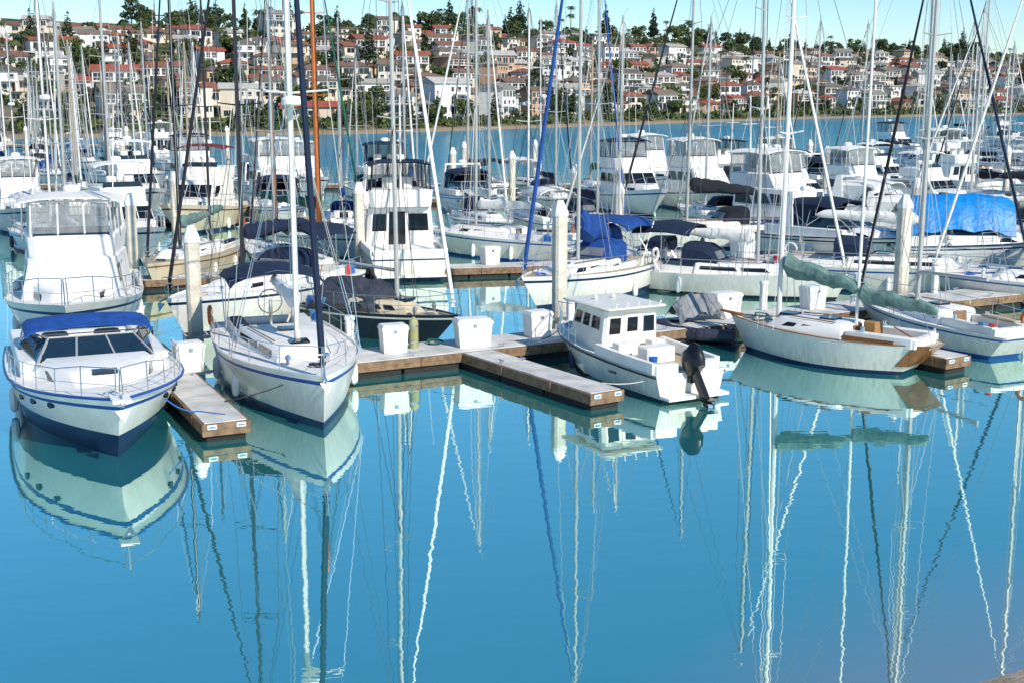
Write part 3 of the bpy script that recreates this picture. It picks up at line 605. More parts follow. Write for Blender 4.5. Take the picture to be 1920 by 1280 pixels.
ts(1,5.6,58.3,152,.9); tp(3,21.8,68,-30,.9); ts(6,29.5,62,-35); tp(3,27,54,-30); ts(1,26.3,71,150); tp(2,-14.6,80,-80); ts(2,-24,77,110,.95); tp(0,-29.5,77,-66,.9)
ts(0,-10.3,78,100,.9); tp(1,18.2,83,-60,.95); tp(0,23.8,87,-64,.95); ts(1,12.5,80,110); tp(2,-2.5,88.5,-70); ts(2,2.8,91,-75,.95)
ts(5,-10.6,58.6,118,.85)
def putrow(y,x0,x1,step,slope,ps,seed,ang=-64):
    rr=random.Random(seed); x=x0
    while x<x1:
        yy=y+slope*(x-x0)+rr.uniform(-.8,.8)
        a=ang+rr.choice((0,180))+rr.uniform(-4,4)
        if rr.random()<ps: ts(rr.choice((0,1,1,2,3,3,4,5,6)),x,yy,a,rr.uniform(.9,1.06))
        else: tp(rr.randrange(len(TP)),x,yy,a,rr.uniform(.85,1.03))
        x+=step*rr.uniform(.92,1.12)
putrow(61,-31,-27,4.9,.1,.6,1)
putrow(72,-40,-31,4.7,.1,.6,2)
putrow(75,32,36,5,.2,.4,12)
putrow(89,29,43,4.7,.1,.35,3)
putrow(90,-44,-20,4.4,.0,.7,4)
putrow(103,-48,-12,4.2,.05,.65,5)
putrow(104,-8,46,4.7,.08,.6,6)
putrow(120,-52,-22,4.5,.02,.8,7)
putrow(122,24,54,5.0,.1,.5,8)
putrow(142,-62,-33,4.9,0,.85,9)
putrow(145,40,68,5.2,.1,.55,10)
putrow(165,-72,-40,5.2,0,.85,11)
putrow(168,50,80,6,.1,.6,13)
putrow(190,-82,-48,5.6,0,.9,14)
putrow(200,64,96,6.8,.2,.5,16)
putrow(214,-90,-58,6,0,.9,17)
putrow(245,84,116,8,.2,.5,18)
# ---------------- docks
def dock(p,q,w,label,z=.5,sign=False,timber=True):
    p=V(*p);q=V(*q); L=(q-p).length; ang=math.atan2(q.y-p.y,q.x-p.x)
    top=MB(); n=max(1,int(L/2.4)); 
    top.box(0,L,-w/2+.07,w/2-.07,z-.14,z-.02,ch=.012)
    for i in range(n): top.box(L*i/n+.012,L*(i+1)/n-.012,-w/2+.072,w/2-.072,z-.03,z,ch=.008)
    wl=MB()
    for s in (1,-1):
        y0,y1=sorted((s*(w/2-.068),s*w/2)); wl.box(0,L,y0,y1,z-.17,z-.02,ch=.01); wl.box(.01,L-.01,y0+.01*(s<0),y1-.01*(s>0),z-.30,z-.168,ch=.01)
        for i in range(int(L/2.4)+1): wl.box(min(L-.1,i*2.4+.02),min(L-.02,i*2.4+.12),*sorted((s*(w/2-.005),s*(w/2+.03))),z-.28,z-.04)
    wl.box(L-.01,L+.07,-w/2,w/2,z-.17,z-.02,ch=.01); wl.box(L-.01,L+.06,-w/2,w/2,z-.32,z-.168,ch=.01)
    fl=MB(); m=max(1,int(L/1.8))
    for i in range(m): fl.box(L*i/m+.04,L*(i+1)/m-.04,-w/2+.1,w/2-.1,-.25,z-.16,ch=.03)
    parts=[P('dock_deck',top,conc),P('dock_waler',wl,plank),P('dock_float',fl,floatm)]
    if p.y<46:
        for i in range(1,int(L/3)):
            x=i*3-.8
            for s in (1,-1):
                cl=MB(); cl.tube((x-.14,s*(w/2-.18),z+.09),(x+.14,s*(w/2-.18),z+.09),.02,None,5); cl.tube((x-.05,s*(w/2-.18),z-.01),(x-.05,s*(w/2-.18),z+.09),.02,None,5); cl.tube((x+.05,s*(w/2-.18),z-.01),(x+.05,s*(w/2-.18),z+.09),.02,None,5)
                parts.append(P('mooring_cleat',cl,steel))
    if sign:
        for yy in (-w*.3,w*.3):
            parts.append(P('berth_number_plate',MB().box(L+.068,L+.084,yy-.11,yy+.11,z-.15,z-.04,ch=.003),signw))
            parts.append(P('plate_stripe',MB().box(L+.082,L+.09,yy-.08,yy+.08,z-.12,z-.08,ch=.001),signb))
    place('floating_dock',parts,(p.x,p.y,0),ang,label,'dock','floating docks of the marina')
W0=V(-5.3,36.6,0); e=V(.88,.47,0)
def W(k): q=W0+e*k; return (q.x,q.y,0)
dock(W(0),W(34),2.1,'concrete topped floating walkway with timber edges')
dock((-1.2,38.0,0),(2.45,32.45,0),1.1,'narrow floating finger dock with timber edge boards',.48,True)
dock((8.9,43.4,0),(13.1,36.9,0),1.1,'floating finger dock with blue berth number plates',.48,True)
dock((-11.4,38.9,0),(-6.75,29.3,0),1.15,'floating finger dock between two white boats',.48,True)
dock((-24.0,32.0,0),(-14.6,34.8,0),2.0,'concrete topped walkway ending beside the motor cruiser')
dock((-20,51.5,0),(-4,58.5,0),1.6,'floating walkway between moored sailboats',.47)
dock((-3.9,57,0),(34,66,0),1.6,'floating walkway in the middle of the marina',.46)
dock((-44,81,0),(-10,81,0),1.8,'floating walkway among moored yachts',.46)
dock((-8,96.5,0),(46,98,0),1.8,'floating walkway beside flybridge yachts',.46)
dock((-50,111.5,0),(48,113,0),1.8,'long floating walkway among sailboats',.46)
dock((-60,153,0),(-36,153,0),1.8,'floating walkway among distant sailboats',.46)
dock((-80,203,0),(-50,203,0),1.8,'floating walkway near the far shore',.46)
def piletpl(hh,w):
    mb=MB(); c=w*.18; a=w/2
    ring=lambda z,a:[(a-c,-a,z),(a,-a+c,z),(a,a-c,z),(a-c,a,z),(-a+c,a,z),(-a,a-c,z),(-a,-a+c,z),(-a+c,-a,z)]
    mb.loft([ring(-1.5,a),ring(hh-.1,a)])
    cp=MB().loft([ring(hh-.1,a+.02),ring(hh+.04,a+.02),ring(hh+.42,a*.12+c)])
    col=MB(); g=a+.14
    for s in(1,-1): col.box(-g,g,*sorted((s*(g-.06),s*g)),.5,.62); col.box(*sorted((s*(g-.06),s*g)),-g+.05,g-.05,.51,.61)
    return [P('pile_shaft',mb,pilec,smooth=0),P('pile_cap',cp,capm,smooth=0),P('pile_collar',col,steel)]
PT={}
def pile(x,y,hh=4.0,w=.42,a=.4):
    k=(round(hh,1),w)
    if k not in PT: PT[k]=piletpl(hh-.38,w)
    place('mooring_pile',PT[k],(x,y,0),a,'square concrete mooring pile with white pyramid cap','pile','mooring piles along the docks')
pile(-10.0,39.8,4.0,.44); pile(1.62,43.2,4.5,.44); pile(-15.9,53.4,4.0); pile(-7.0,58.6,4.1); pile(14.9,48.6,4.3,.46); pile(3.7,76,4.0)
pile(0,90,4.2); pile(-4,108,4.2); pile(-21.3,70,4); pile(-18,68.5,4); pile(-4.4,96,4.2); pile(5,60,4); pile(20,63.5,4); pile(28,66,4); pile(24,98.5,4.2); pile(38,99,4.2)
for i in range(8): pile(-46+i*12,112.9,4.2)
for i in range(3): pile(-58+i*12,154.6,4.4)
def dbox(w=1.2,d=.7,h=.75):
    r=lambda z,k,i=0:[(-w/2*k-i,-d/2*k-i,z),(w/2*k+i,-d/2*k-i,z),(w/2*k+i,d/2*k+i,z),(-w/2*k-i,d/2*k+i,z)]
    b=MB().loft([r(0,.86),r(h*.84,.97)]); 
    l=MB().loft([r(h*.83,1.02),r(h*.90,1.02),r(h,.9),r(h+.015,.6)])
    return [P('box_body',b,boxm,smooth=0),P('box_lid',l,boxm,smooth=20),P('box_latch',MB().box(-.05,.05,-d/2-.03,-d/2+.02,h*.74,h*.84),steel)]
DB=dbox(1.1,.7,.85); DB2=dbox(.8,.62,.82)
DLB='white fibreglass dock box with sloped lid on the dock'
G_='white dock boxes on the docks'
ea=math.atan2(.47,.88)
def onW(k,o): q=W0+e*k+V(-.47,.88,0)*o; return (q.x,q.y,.503)
place('dock_box',DB,onW(4.5,-.3),ea-.2,DLB,'dock box',G_); place('dock_box',DB2,onW(7.0,.1),ea,DLB,'dock box',G_); place('dock_box',DB2,onW(2.0,.0),ea-.15,DLB,'dock box',G_)
place('dock_box',DB2,(-9.0,34.9,.484),ea,DLB,'dock box',G_); place('dock_box',DB,onW(14.5,.3),ea,DLB,'dock box',G_); place('dock_box',DB2,onW(18.4,.2),ea,DLB,'dock box',G_)
place('dock_box',DB2,(-1,58.0,.463),ea,DLB,'dock box',G_); place('dock_box',DB,(11,60.7,.463),ea,DLB,'dock box',G_)
q=onW(2.75,.2)
mb=MB().rev([(.13,0),(.14,.03),(.14,.8),(.11,.87),(.05,.9),(.05,.94)],(0,0,0),14)
place('gas_cylinder',[P('tank',mb,yel),P('tank_band',MB().rev([(.148,0),(.148,.05)],(0,0,.15),14),steel),P('tank_band',MB().rev([(.148,0),(.148,.05)],(0,0,.66),14),steel)],q,0,'yellow green cylindrical tank standing on the dock','tank')
place('covered_dock_cart',[P('tarpaulin_cover',tarp(-1.0,1.0,.55,.92,.3,7),cgrey2),P('cart_frame',MB().box(-.8,.8,-.4,.4,.22,.4),steel),P('wheel',MB().rev([(.02,-.05),(.22,-.05),(.22,.05),(.02,.05)],(0,0,.22),12),rubd)],onW(13.2,.1),ea,'dock cart under a light grey tarpaulin on the walkway','cart')
hs_=MB().path([V(.0+(.25-.03*(i//10))*math.cos(i*.63),(.25-.03*(i//10))*math.sin(i*.63),.03+.01*(i%10)) for i in range(30)],.018,4)
HO=[P('hose',hs_,cdgreen)]
for k,o in ((3.6,.5),(9.8,-.3),(15.6,-.4)): place('coiled_hose',HO,onW(k,o),k,'coiled green garden hose lying on the walkway','hose','coiled hoses on the docks')
mb=MB().box(-.12,.12,-.1,.1,0,.9,ch=.03); mb2=MB().box(-.14,.14,-.12,.12,.9,1.05,ch=.04)
PP=[P('pedestal_body',mb,boxm),P('pedestal_lamp',mb2,capm)]
for k in (0.9,8.6,16.6,21,25): place('power_pedestal',PP,onW(k,.75),ea,'white shore power pedestal on the dock','pedestal','power pedestals on the docks')
def ropeobj(a,b,sag,m,label):
    a=V(*a);b=V(*b); pts=[a.lerp(b,i/8)-V(0,0,sag*4*(i/8)*(1-i/8)) for i in range(9)]
    single('mooring_rope',MB().path(pts,.016,5).mesh('mooring_rope',[m]),label,'rope',group='mooring lines')
ropeobj((-4.9,31.2,1.3),(-7.2,31.2,.5),.1,roped,'dark mooring line from bow to finger dock')
ropeobj((-8.6,29.4,1.5),(-7.6,30.2,.5),.25,rope,'blue mooring line hanging at the finger dock')
ropeobj((-7.6,30.2,.5),(-6.9,29.9,.49),.0,rope,'blue rope end lying on the finger dock')
ropeobj((1.6,39.3,1.0),(.9,39.4,.52),.1,roped,'dark mooring line from bow to walkway')
ropeobj((4.3,33.4,.8),(2.4,33.3,.5),.15,ropew,'pale mooring line from stern to finger dock')
ropeobj((11.9,36.7,.9),(12.7,37.3,.5),.08,ropew,'pale mooring line from stern to finger dock')
ropeobj((7.2,40.8,1.0),(8.6,43.0,.5),.1,ropew,'pale mooring line from bow to walkway')
# ------------------------------------------------------------------ water
wm=bpy.data.materials.new('harbour_water'); wm.use_nodes=True; nt=wm.node_tree; N=nt.nodes; K=nt.links; N.remove(N['Principled BSDF'])
geo=N.new('ShaderNodeNewGeometry')
dif=N.new('ShaderNodeBsdfDiffuse'); gl=N.new('ShaderNodeBsdfGlossy'); gl.inputs['Roughness'].default_value=.0; gl.inputs['Color'].default_value=(.84,1,.92,1)
mix=N.new('ShaderNodeMixShader'); fr=N.new('ShaderNodeFresnel'); fr.inputs['IOR'].default_value=1.45
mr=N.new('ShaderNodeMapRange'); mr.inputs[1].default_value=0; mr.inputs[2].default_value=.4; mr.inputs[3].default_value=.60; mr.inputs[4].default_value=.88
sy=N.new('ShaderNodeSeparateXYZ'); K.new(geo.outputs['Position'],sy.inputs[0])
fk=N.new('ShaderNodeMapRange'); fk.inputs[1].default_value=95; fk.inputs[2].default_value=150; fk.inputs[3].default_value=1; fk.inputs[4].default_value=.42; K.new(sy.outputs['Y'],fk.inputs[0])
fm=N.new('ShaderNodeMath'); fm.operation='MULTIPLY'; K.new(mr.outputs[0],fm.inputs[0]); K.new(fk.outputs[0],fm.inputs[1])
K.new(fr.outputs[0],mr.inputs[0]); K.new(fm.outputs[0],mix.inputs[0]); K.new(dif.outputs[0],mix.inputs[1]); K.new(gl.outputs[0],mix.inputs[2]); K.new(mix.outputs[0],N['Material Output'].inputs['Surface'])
mp=N.new('ShaderNodeMapping'); mp.inputs['Scale'].default_value=(.7,1.5,1); K.new(geo.outputs['Position'],mp.inputs[0])
n1=N.new('ShaderNodeTexNoise'); n1.inputs['Scale'].default_value=1.0; n1.inputs['Detail'].default_value=3; K.new(mp.outputs[0],n1.inputs['Vector'])
n2=N.new('ShaderNodeTexNoise'); n2.inputs['Scale'].default_value=.09; n2.inputs['Detail'].default_value=3; K.new(geo.outputs['Position'],n2.inputs['Vector'])
far=N.new('ShaderNodeMapRange'); far.inputs[1].default_value=50; far.inputs[2].default_value=150; far.inputs[3].default_value=.0036; far.inputs[4].default_value=.05; K.new(sy.outputs['Y'],far.inputs[0])
bp=N.new('ShaderNodeBump'); bp.inputs['Strength'].default_value=1; K.new(far.outputs[0],bp.inputs['Distance'])
K.new(n1.outputs['Fac'],bp.inputs['Height'])
for x in (gl,fr): K.new(bp.outputs[0],x.inputs['Normal'])
dt=N.new('ShaderNodeVectorMath'); dt.operation='DOT_PRODUCT'; sub=N.new('ShaderNodeVectorMath'); sub.operation='SUBTRACT'; sub.inputs[1].default_value=(6.9,16.8,0)
K.new(geo.outputs['Position'],sub.inputs[0]); K.new(sub.outputs[0],dt.inputs[0]); dt.inputs[1].default_value=(-.53,.85,0)
ad=N.new('ShaderNodeMath'); ad.operation='MULTIPLY_ADD'; ad.inputs[1].default_value=6; K.new(n2.outputs['Fac'],ad.inputs[0]); K.new(dt.outputs['Value'],ad.inputs[2])
m1=N.new('ShaderNodeMapRange'); m1.inputs[1].default_value=2.4; m1.inputs[2].default_value=6.5; K.new(ad.outputs[0],m1.inputs[0])
cm=N.new('ShaderNodeMix'); cm.data_type='RGBA'; cm.inputs['A'].default_value=(.34,.31,.25,1); cm.inputs['B'].default_value=(.03,.31,.33,1); K.new(m1.outputs[0],cm.inputs['Factor'])
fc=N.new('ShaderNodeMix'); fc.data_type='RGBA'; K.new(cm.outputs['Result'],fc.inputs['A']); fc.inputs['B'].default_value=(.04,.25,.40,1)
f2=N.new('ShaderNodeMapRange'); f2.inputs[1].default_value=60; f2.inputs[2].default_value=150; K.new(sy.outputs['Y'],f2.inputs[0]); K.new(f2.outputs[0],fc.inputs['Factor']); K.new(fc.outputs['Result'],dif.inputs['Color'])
mb=MB(); mb.add([(-1500,-200,0),(1500,-200,0),(1500,2500,0),(-1500,2500,0)],[(0,1,2,3)])
single('water',mb.mesh('water',[wm],0),'calm blue harbour water with mirror reflections','water','structure')
sand=M('wet_sand',(.36,.29,.21),.8,.3,3,bump=.5,bscale=15)
mb=MB(); vs=[];nx=60;ny=14
for i in range(nx+1):
    for j in range(ny+1):
        k=-40+90*i/nx; o=j*2.4-1.2; x=6.95+.85*k+.53*o; y=16.95+.53*k-.85*o
        vs.append((x,y,o*.10+.08*noise.noise(V(x*.9,y*.9,0))))
mb.add(vs,[(i*(ny+1)+j,(i+1)*(ny+1)+j,(i+1)*(ny+1)+j+1,i*(ny+1)+j+1) for i in range(nx) for j in range(ny)])
single('beach',mb.mesh('beach',[sand]),'narrow sandy bank at the near edge of the water','beach','structure')
# ------------------------------------------------------------------ far hill
SH=[(-400,150),(-96,242),(-30,277),(5,325),(104,455),(222,560),(600,800)]
def shoreY(x):
    for (a,b),(c,d) in zip(SH,SH[1:]):
        if x<=c: return b+(d-b)*(x-a)/(c-a)
    return 800
def tang(x):
    for (a,b),(c,d) in zip(SH,SH[1:]):
        if x<=c: return math.atan2(d-b,c-a)
    return .6
def height(x,y):
    d=(y-shoreY(x))*.78
    if d<0: return max(-3,d*.3)
    if d<7: return d*.16
    cr=225+15*math.sin(x*.02)
    h=1.1+.160*(min(d,cr)-7)-max(0,d-cr)*.05
    return h+2.2*noise.noise(V(x*.02,y*.02,0))*min(1,d/40)
hm=bpy.data.materials.new('hillside'); hm.use_nodes=True; nt=hm.node_tree; N=nt.nodes; K=nt.links; b=N['Principled BSDF']; b.inputs['Roughness'].default_value=.95
g=N.new('ShaderNodeNewGeometry'); nz=N.new('ShaderNodeTexNoise'); nz.inputs['Scale'].default_value=.08; nz.inputs['Detail'].default_value=8; K.new(g.outputs['Position'],nz.inputs['Vector'])
cr=N.new('ShaderNodeValToRGB'); cr.color_ramp.elements[0].position=.40; cr.color_ramp.elements[0].color=(.03,.05,.016,1); cr.color_ramp.elements[1].position=.62; cr.color_ramp.elements[1].color=(.24,.19,.11,1); K.new(nz.outputs['Fac'],cr.inputs[0])
sx=N.new('ShaderNodeSeparateXYZ'); K.new(g.outputs['Position'],sx.inputs[0]); mr=N.new('ShaderNodeMapRange'); mr.inputs[1].default_value=.55; mr.inputs[2].default_value=.8; K.new(sx.outputs['Z'],mr.inputs[0])
mx=N.new('ShaderNodeMix'); mx.data_type='RGBA'; mx.inputs['A'].default_value=(.32,.24,.15,1); K.new(cr.outputs[0],mx.inputs['B']); K.new(mr.outputs[0],mx.inputs['Factor']); K.new(mx.outputs['Result'],b.inputs['Base Color'])
mb=MB(); vs=[]; nx,ny=120,90
for i in range(nx+1):
    x=-380+960*i/nx
    for j in range(ny+1):
        y=shoreY(x)-12+ (j/ny)**1.5*700
        vs.append((x,y,height(x,y)))
mb.add(vs,[(i*(ny+1)+j,(i+1)*(ny+1)+j,(i+1)*(ny+1)+j+1,i*(ny+1)+j+1) for i in range(nx) for j in range(ny)])
single('hill',mb.mesh('hill',[hm]),'green and brown hillside rising from a sandy shore','hill','structure')
wallm=M('stucco_wall',(.7,.7,.7),.9,.1,.4,rand=[(.84,.81,.75),(.78,.71,.59),(.84,.82,.78),(.60,.47,.33),(.80,.74,.65),(.70,.60,.47),(.84,.81,.76),(.83,.81,.78),(.80,.72,.57),(.56,.34,.21),(.84,.83,.80),(.82,.78,.70)])
rooft=M('tiled_roof',(.3,.1,.05),.85,.3,1.2,rand=[(.34,.12,.07),(.28,.13,.09),(.38,.12,.065),(.25,.15,.11),(.44,.10,.055)])
roofg=M('shingle_roof',(.2,.2,.2),.9,.25,1.2,rand=[(.20,.16,.13),(.32,.28,.23),(.25,.19,.14),(.48,.45,.40),(.14,.12,.11),(.60,.57,.52)])
wing=M('house_window_glass',(.02,.028,.04),.1,.3,.5); trim=M('white_trim',(.82,.80,.76),.6,.05)
doorm=M('house_door',(.16,.08,.04),.6,.3)
def housetpl(seed):
    r=random.Random(seed); w=r.uniform(6.5,12.5); d=r.uniform(6.5,8.5); ns=r.choice((1,2,2,2,2,3)); sh=2.7; H=ns*sh
    wall=MB(); wall.box(-w/2,w/2,-d/2,d/2,-3.5,H,ch=.03)
    ww=0
    if r.random()<.8:
        ww=r.uniform(3,6); s=r.choice((1,-1)); h2=max(sh,H-sh) if r.random()<.8 else H
        st_=r.choice((.8,1.6,-1.4)); xs=sorted((s*w/2-.1*s,s*(w/2+ww))); wall.box(xs[0],xs[1],-d/2+st_,d/2-.6,-3.5,h2-.02,ch=.03)
    p=[P('wall',wall,wallm,smooth=0)]
    roof=MB(); kind=r.choice(('hip','hip','gable','gable','flat')) ; o=.7
    def addroof(x0,x1,y0,y1,z,k):
        x0-=o;x1+=o;y0-=o;y1+=o; hy=(y1-y0)/2; rh=hy*.34
        if k=='flat':
            roof.box(x0+.2,x1-.2,y0-.4,y1-.2,z,z+.3,ch=.05)
        else:
            i=hy if k=='hip' else 0; i=min(i,(x1-x0)/2-.2)
            roof.add([(x0,y0,z),(x1,y0,z),(x1,y1,z),(x0,y1,z),(x0,y0,z+.18),(x1,y0,z+.18),(x1,y1,z+.18),(x0,y1,z+.18),(x0+i,(y0+y1)/2,z+rh+.18),(x1-i,(y0+y1)/2,z+rh+.18)],
              [(0,1,2,3),(0,1,5,4),(1,2,6,5),(2,3,7,6),(3,0,4,7),(4,5,9,8),(5,6,9),(6,7,8,9),(7,4,8)])
    addroof(-w/2,w/2,-d/2,d/2,H,kind)
    if ww: addroof(xs[0]+.8*(s>0),xs[1]-.8*(s<0),-d/2+st_,d/2-.6,h2,kind)
    p.append(P('roof',roof,rooft if kind!='flat' and r.random()<.5 else roofg,smooth=0))
    if kind!='flat': p.append(P('chimney',MB().box(w*.2,w*.2+.8,.4,1.2,H-.1,H+2.1),wallm,None,'roof',0))
    def win(x,z,ww_,hh,y=-d/2):
        mb=MB(); f=.09
        mb.box(x-ww_/2-f,x+ww_/2+f,y-.06,y-.002,z-f,z+hh+f,1,ch=.01); mb.box(x-ww_/2,x+ww_/2,y-.075,y-.055,z,z+hh,0,ch=.005)
        if ww_>1.6: mb.box(x-.04,x+.04,y-.1,y-.07,z,z+hh,1,ch=.01)
        p.append(P('window',mb,[wing,trim],smooth=0))
    for f in range(ns):
        n=r.choice((2,3,3,4)); z=f*sh+.6
        big=r.random()<.6
        for i in range(n):
            if f==0 and i==n-1:
                p.append(P('door',MB().box(w*((i+.5)/n-.5)-.5,w*((i+.5)/n-.5)+.5,-d/2-.06,-d/2-.003,0,2.2,ch=.02),doorm)); continue
            win(w*((i+.5)/n-.5),z-(.4 if big else 0),w/n*(.76 if big else .45),1.9 if big else 1.25)
    if ww: win((xs[0]+xs[1])/2+(.3*s),.5,ww*.55,1.6,-d/2+st_)
    if ns>1 and r.random()<.8:
        z=sh-.12+(ns-2)*sh*r.choice((0,1)); mb=MB(); bx=w*r.choice((.48,.3)); yb=-d/2-2.0
        mb.box(-bx,bx,yb,-d/2-.11,z,z+.2); p.append(P('balcony',mb,trim,smooth=0))
        mb=MB(); mb.box(-bx,bx,yb+.02,yb+.1,z+1.05,z+1.15)
        n=int(bx*2/.9)
        for i in range(n+1): x=-bx+.06+(2*bx-.12)*i/n; mb.box(x-.03,x+.03,yb+.03,yb+.09,z+.19,z+1.06)
        p.append(P('balcony_railing',mb,trim,None,'balcony',0))
        for x in (-bx+.15,bx-.15): p.append(P('balcony_post',MB().box(x-.12,x+.12,yb+.1,yb+.34,-4,z+.01),trim,None,'balcony',0))
    rn={'hip':'hip roof','gable':'pitched roof','flat':'flat roof'}[kind]
    return p,f"{['one','two','three'][ns-1]} storey stucco hillside house with {rn}",w+ww
HT=[housetpl(200+i) for i in range(26)]
def proj(x,y,z):
    c,s_=.9821,.1882; dz=z-8; depth=y*c-dz*s_; up=y*s_+dz*c
    return 960+2400*x/depth,640-2400*up/depth
houses=[]; hr=random.Random(5)
for d in (20,42,64,86,108,130,154,178,202,224):
    x=-175+hr.uniform(0,10)
    while x<340:
        i=hr.randrange(len(HT)); p,l,w=HT[i]; sc=hr.uniform(.66,.95)*(1+.12*(x>120)); w*=sc
        gap=hr.uniform(1.0,5) if d>22 else hr.uniform(3,9)
        if hr.random()<.06: gap+=7
        ta=tang(x); x+=(w+gap)*math.cos(ta)*.5
        y=shoreY(x)+d/.78+hr.uniform(-9,9)*(1 if d>22 else .3)
        z=height(x,y); u,v=proj(x,y,z+3)
        if -20<u<1940 and v>-40 and len(houses)<300 and not any((x-a)**2+(y-b)**2<56 for a,b in houses):
            place('hillside_house',p,(x,y,z+.5),ta*.7+hr.uniform(-.5,.5),l,'house','houses on the hillside',sc); houses.append((x,y))
        x+=(w+gap)*math.cos(ta)*.5
def leafm(name,a,bc):
    m=bpy.data.materials.new(name); m.use_nodes=True; nt=m.node_tree; N=nt.nodes; K=nt.links; b=N['Principled BSDF']; b.inputs['Roughness'].default_value=.7
    tc=N.new('ShaderNodeTexCoord'); nz=N.new('ShaderNodeTexNoise'); nz.inputs['Scale'].default_value=.9; nz.inputs['Detail'].default_value=3; K.new(tc.outputs['Object'],nz.inputs[0])
    oi=N.new('ShaderNodeObjectInfo'); ad=N.new('ShaderNodeMath'); ad.operation='MULTIPLY_ADD'; ad.inputs[1].default_value=.35; K.new(oi.outputs['Random'],ad.inputs[0]); K.new(nz.outputs['Fac'],ad.inputs[2])
    cr=N.new('ShaderNodeValToRGB'); cr.color_ramp.elements[0].position=.4; cr.color_ramp.elements[0].color=(*a,1); cr.color_ramp.elements[1].position=.9; cr.color_ramp.elements[1].color=(*bc,1); K.new(ad.outputs[0],cr.inputs[0]); K.new(cr.outputs[0],b.inputs['Base Color']); return m
leafA=leafm('broad_leaves',(.018,.042,.011),(.09,.12,.026)); leafB=leafm('conifer_needles',(.010,.024,.010),(.035,.06,.018)); leafC=leafm('palm_fronds',(.02,.05,.014),(.09,.12,.04))
bark=M('bark',(.12,.08,.05),.9,.3,3)
def leaves(lobes,n,sz,seed,mb=None):
    r=random.Random(seed); mb=mb or MB(); tot=sum(l[1][0]*l[1][1] for l in lobes)
    for (c,rad) in lobes:
        for i in range(int(n*rad[0]*rad[1]/tot)):
            d=V(r.gauss(0,1),r.gauss(0,1),r.gauss(0,1)).normalized()*r.uniform(.55,1.05)
            q=V(c[0]+d.x*rad[0],c[1]+d.y*rad[1],c[2]+d.z*rad[2])
            a=V(r.gauss(0,1),r.gauss(0,1),r.gauss(0,1)).normalized(); bb=a.cross(V(r.gauss(0,1),r.gauss(0,1),r.gauss(0,1))).normalized(); s=sz*r.uniform(.6,1.3)
            mb.add([q-a*s-bb*s*.5,q+a*s*.2-bb*s*.7,q+a*s+bb*s*.3,q-a*s*.1+bb*s*.7],[(0,1,2,3)])
    return mb
TR=[]
for k in range(4):
    r=random.Random(40+k); hh=r.uniform(6,9); lobes=[]
    tr=MB().tube((0,0,-1),(0,0,hh*.5),.3,.2,7)
    for i in range(9):
        a=i*2.4; rr=r.uniform(.8,3.0); c=(rr*math.cos(a),rr*math.sin(a),hh*r.uniform(.4,.95)); lobes.append((c,(r.uniform(1.1,2.0),r.uniform(1.1,2.0),r.uniform(.8,1.4)))); tr.tube((0,0,hh*.35),c,.13,.04,5)
    TR.append(('broadleaf_tree',[P('trunk',tr,bark),('crown',leaves(lobes,760,.42,k).mesh('crown',[leafA],0,False),None,None)],'rounded leafy tree among hillside houses'))
for k in range(2):
    hh=10+2*k; tr=MB().tube((0,0,-1),(0,0,hh),.25,.05,6); lobes=[]
    for i in range(9):
        z=hh*(.2+.09*i); w=(2.6-.25*i)*(1 if k else .7); lobes.append(((.3*math.sin(i*2),.3*math.cos(i*3),z),(w,w,.8)))
    TR.append(('conifer_tree',[P('trunk',tr,bark),('crown',leaves(lobes,560,.4,50+k).mesh('crown',[leafB],0,False),None,None)],'dark pointed conifer on the hillside'))
for k in range(2):
    hh=8+4*k; r=random.Random(60+k); tr=MB().tube((0,0,-1),(.2,0,hh*.5),.22,.17,7).tube((.2,0,hh*.5),(.1,0,hh),.17,.16,7); cb=MB()
    for i in range(30):
        a=i*2.399; up=r.uniform(-.6,1.0); L=r.uniform(1.7,2.5); dirh=V(math.cos(a),math.sin(a),0); sd=V(-dirh.y,dirh.x,0); w=.3
        pts=[]
        for j in range(5):
            t=j/4; pts.append(V(.1,0,hh)+dirh*(L*t)+V(0,0,up*t*1.2-1.3*t*t))
        for j in range(4):
            w0=w*math.sin(pi*(j/4*.85+.15)); w1=w*math.sin(pi*((j+1)/4*.85+.14)); dr=V(0,0,.12)
            cb.add([pts[j]-sd*w0-dr,pts[j],pts[j+1],pts[j+1]-sd*w1-dr],[(0,1,2,3)]); cb.add([pts[j]+sd*w0-dr,pts[j],pts[j+1],pts[j+1]+sd*w1-dr],[(0,1,2,3)])
    TR.append(('palm_tree',[P('trunk',tr,bark),('crown',cb.mesh('crown',[leafC],0,False),None,None)],'fan palm with drooping fronds on the hillside'))
cnt={}; tr_=random.Random(9); tries=0; nT=0
while nT<580 and tries<18000:
    tries+=1
    rz=tr_.random(); crest=rz<.17
    x=tr_.uniform(-150,330); d=tr_.uniform(215,262) if crest else (tr_.uniform(8,15) if rz>.88 else tr_.uniform(12,228)); y=shoreY(x)+d/.78
    if x>0 and tr_.random()<.25: continue
    if any((x-a)**2+(y-b)**2<(24 if not crest else 16) for a,b in houses): continue
    z=height(x,y); u,v=proj(x,y,z+4)
    if not(-30<u<1950 and v>-60): continue
    i=tr_.choices(range(8),(4,4,4,4,1.6,1.6,.5 if crest else 2,.5 if crest else 1.4))[0]; nm,pr,lb=TR[i]
    if cnt.get(nm,0)>=298: continue
    cnt[nm]=cnt.get(nm,0)+1; nT+=1
    sc=tr_.uniform(.6,1.2)*(1.25*tr_.uniform(.7,1.2) if crest else (.92 if d>15 else .7))
    place(nm,pr,(x,y,z),tr_.uniform(0,6.28),lb,'tree','trees on the hillside',sc)
mb=MB(); r=random.Random(3)
n=0
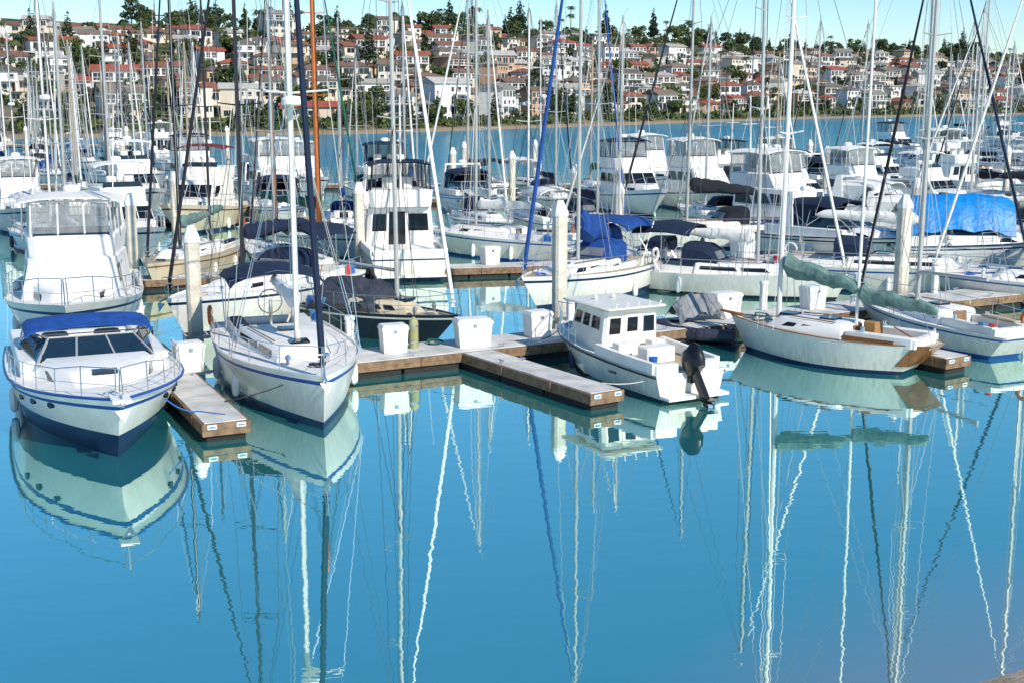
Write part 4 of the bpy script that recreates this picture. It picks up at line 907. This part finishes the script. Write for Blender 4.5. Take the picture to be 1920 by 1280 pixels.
while n<2800:
    x=r.uniform(-150,330); d=r.uniform(6,250) if r.random()<.8 else r.uniform(5.5,13); y=shoreY(x)+d/.78; z=height(x,y); u,v=proj(x,y,z)
    if not(-30<u<1950): continue
    if any((x-a)**2+(y-b)**2<18 for a,b in houses): continue
    n+=1; w=r.uniform(1.1,2.7); leaves([((x,y,z+.5),(w,w,r.uniform(.8,2.4) if d>14 else r.uniform(.8,1.5)))],32,.55,n,mb)
single('hillside_shrubs',mb.mesh('shrubs',[leafA],0,False),'dense green shrubs covering the slope between houses','shrubs','stuff')
# ------------------------------------------------------------------ light, camera
sd=V(.50,-.62,.56).normalized(); el=math.asin(sd.z); az=math.atan2(sd.x,sd.y)
w=bpy.data.worlds.new('World'); S.world=w; w.use_nodes=True; N=w.node_tree.nodes; K=w.node_tree.links
sk=N.new('ShaderNodeTexSky'); sk.sky_type='NISHITA'; sk.sun_disc=False; sk.sun_elevation=el; sk.sun_rotation=az; sk.air_density=.95; sk.dust_density=.0; sk.ozone_density=3.5
hs=N.new('ShaderNodeHueSaturation'); hs.inputs['Saturation'].default_value=1.22; hs.inputs['Hue'].default_value=.491; K.new(sk.outputs[0],hs.inputs['Color'])
tn=N.new('ShaderNodeMix'); tn.data_type='RGBA'; tn.blend_type='MULTIPLY'; tn.inputs['Factor'].default_value=1; K.new(hs.outputs[0],tn.inputs['A']); tn.inputs['B'].default_value=(.93,1.0,1.08,1)
bg=N['Background']; bg.inputs['Strength'].default_value=.135; K.new(tn.outputs['Result'],bg.inputs[0])
l=bpy.data.lights.new('sun','SUN'); l.energy=5; l.angle=math.radians(.5); l.color=(1,.93,.82)
lo=bpy.data.objects.new('sun',l); COL.objects.link(lo); lo.rotation_euler=sd.to_track_quat('Z','Y').to_euler()
c=bpy.data.cameras.new('camera'); c.lens=45; c.sensor_width=36; c.clip_end=6000; c.clip_start=.5
co=bpy.data.objects.new('camera',c); COL.objects.link(co); co.location=(0,0,8); co.rotation_euler=(math.radians(90-10.85),0,0); S.camera=co
S.view_settings.view_transform='Standard'; S.view_settings.look='None'
print('houses',len(houses),'trees',nT,'objs',len(bpy.data.objects))
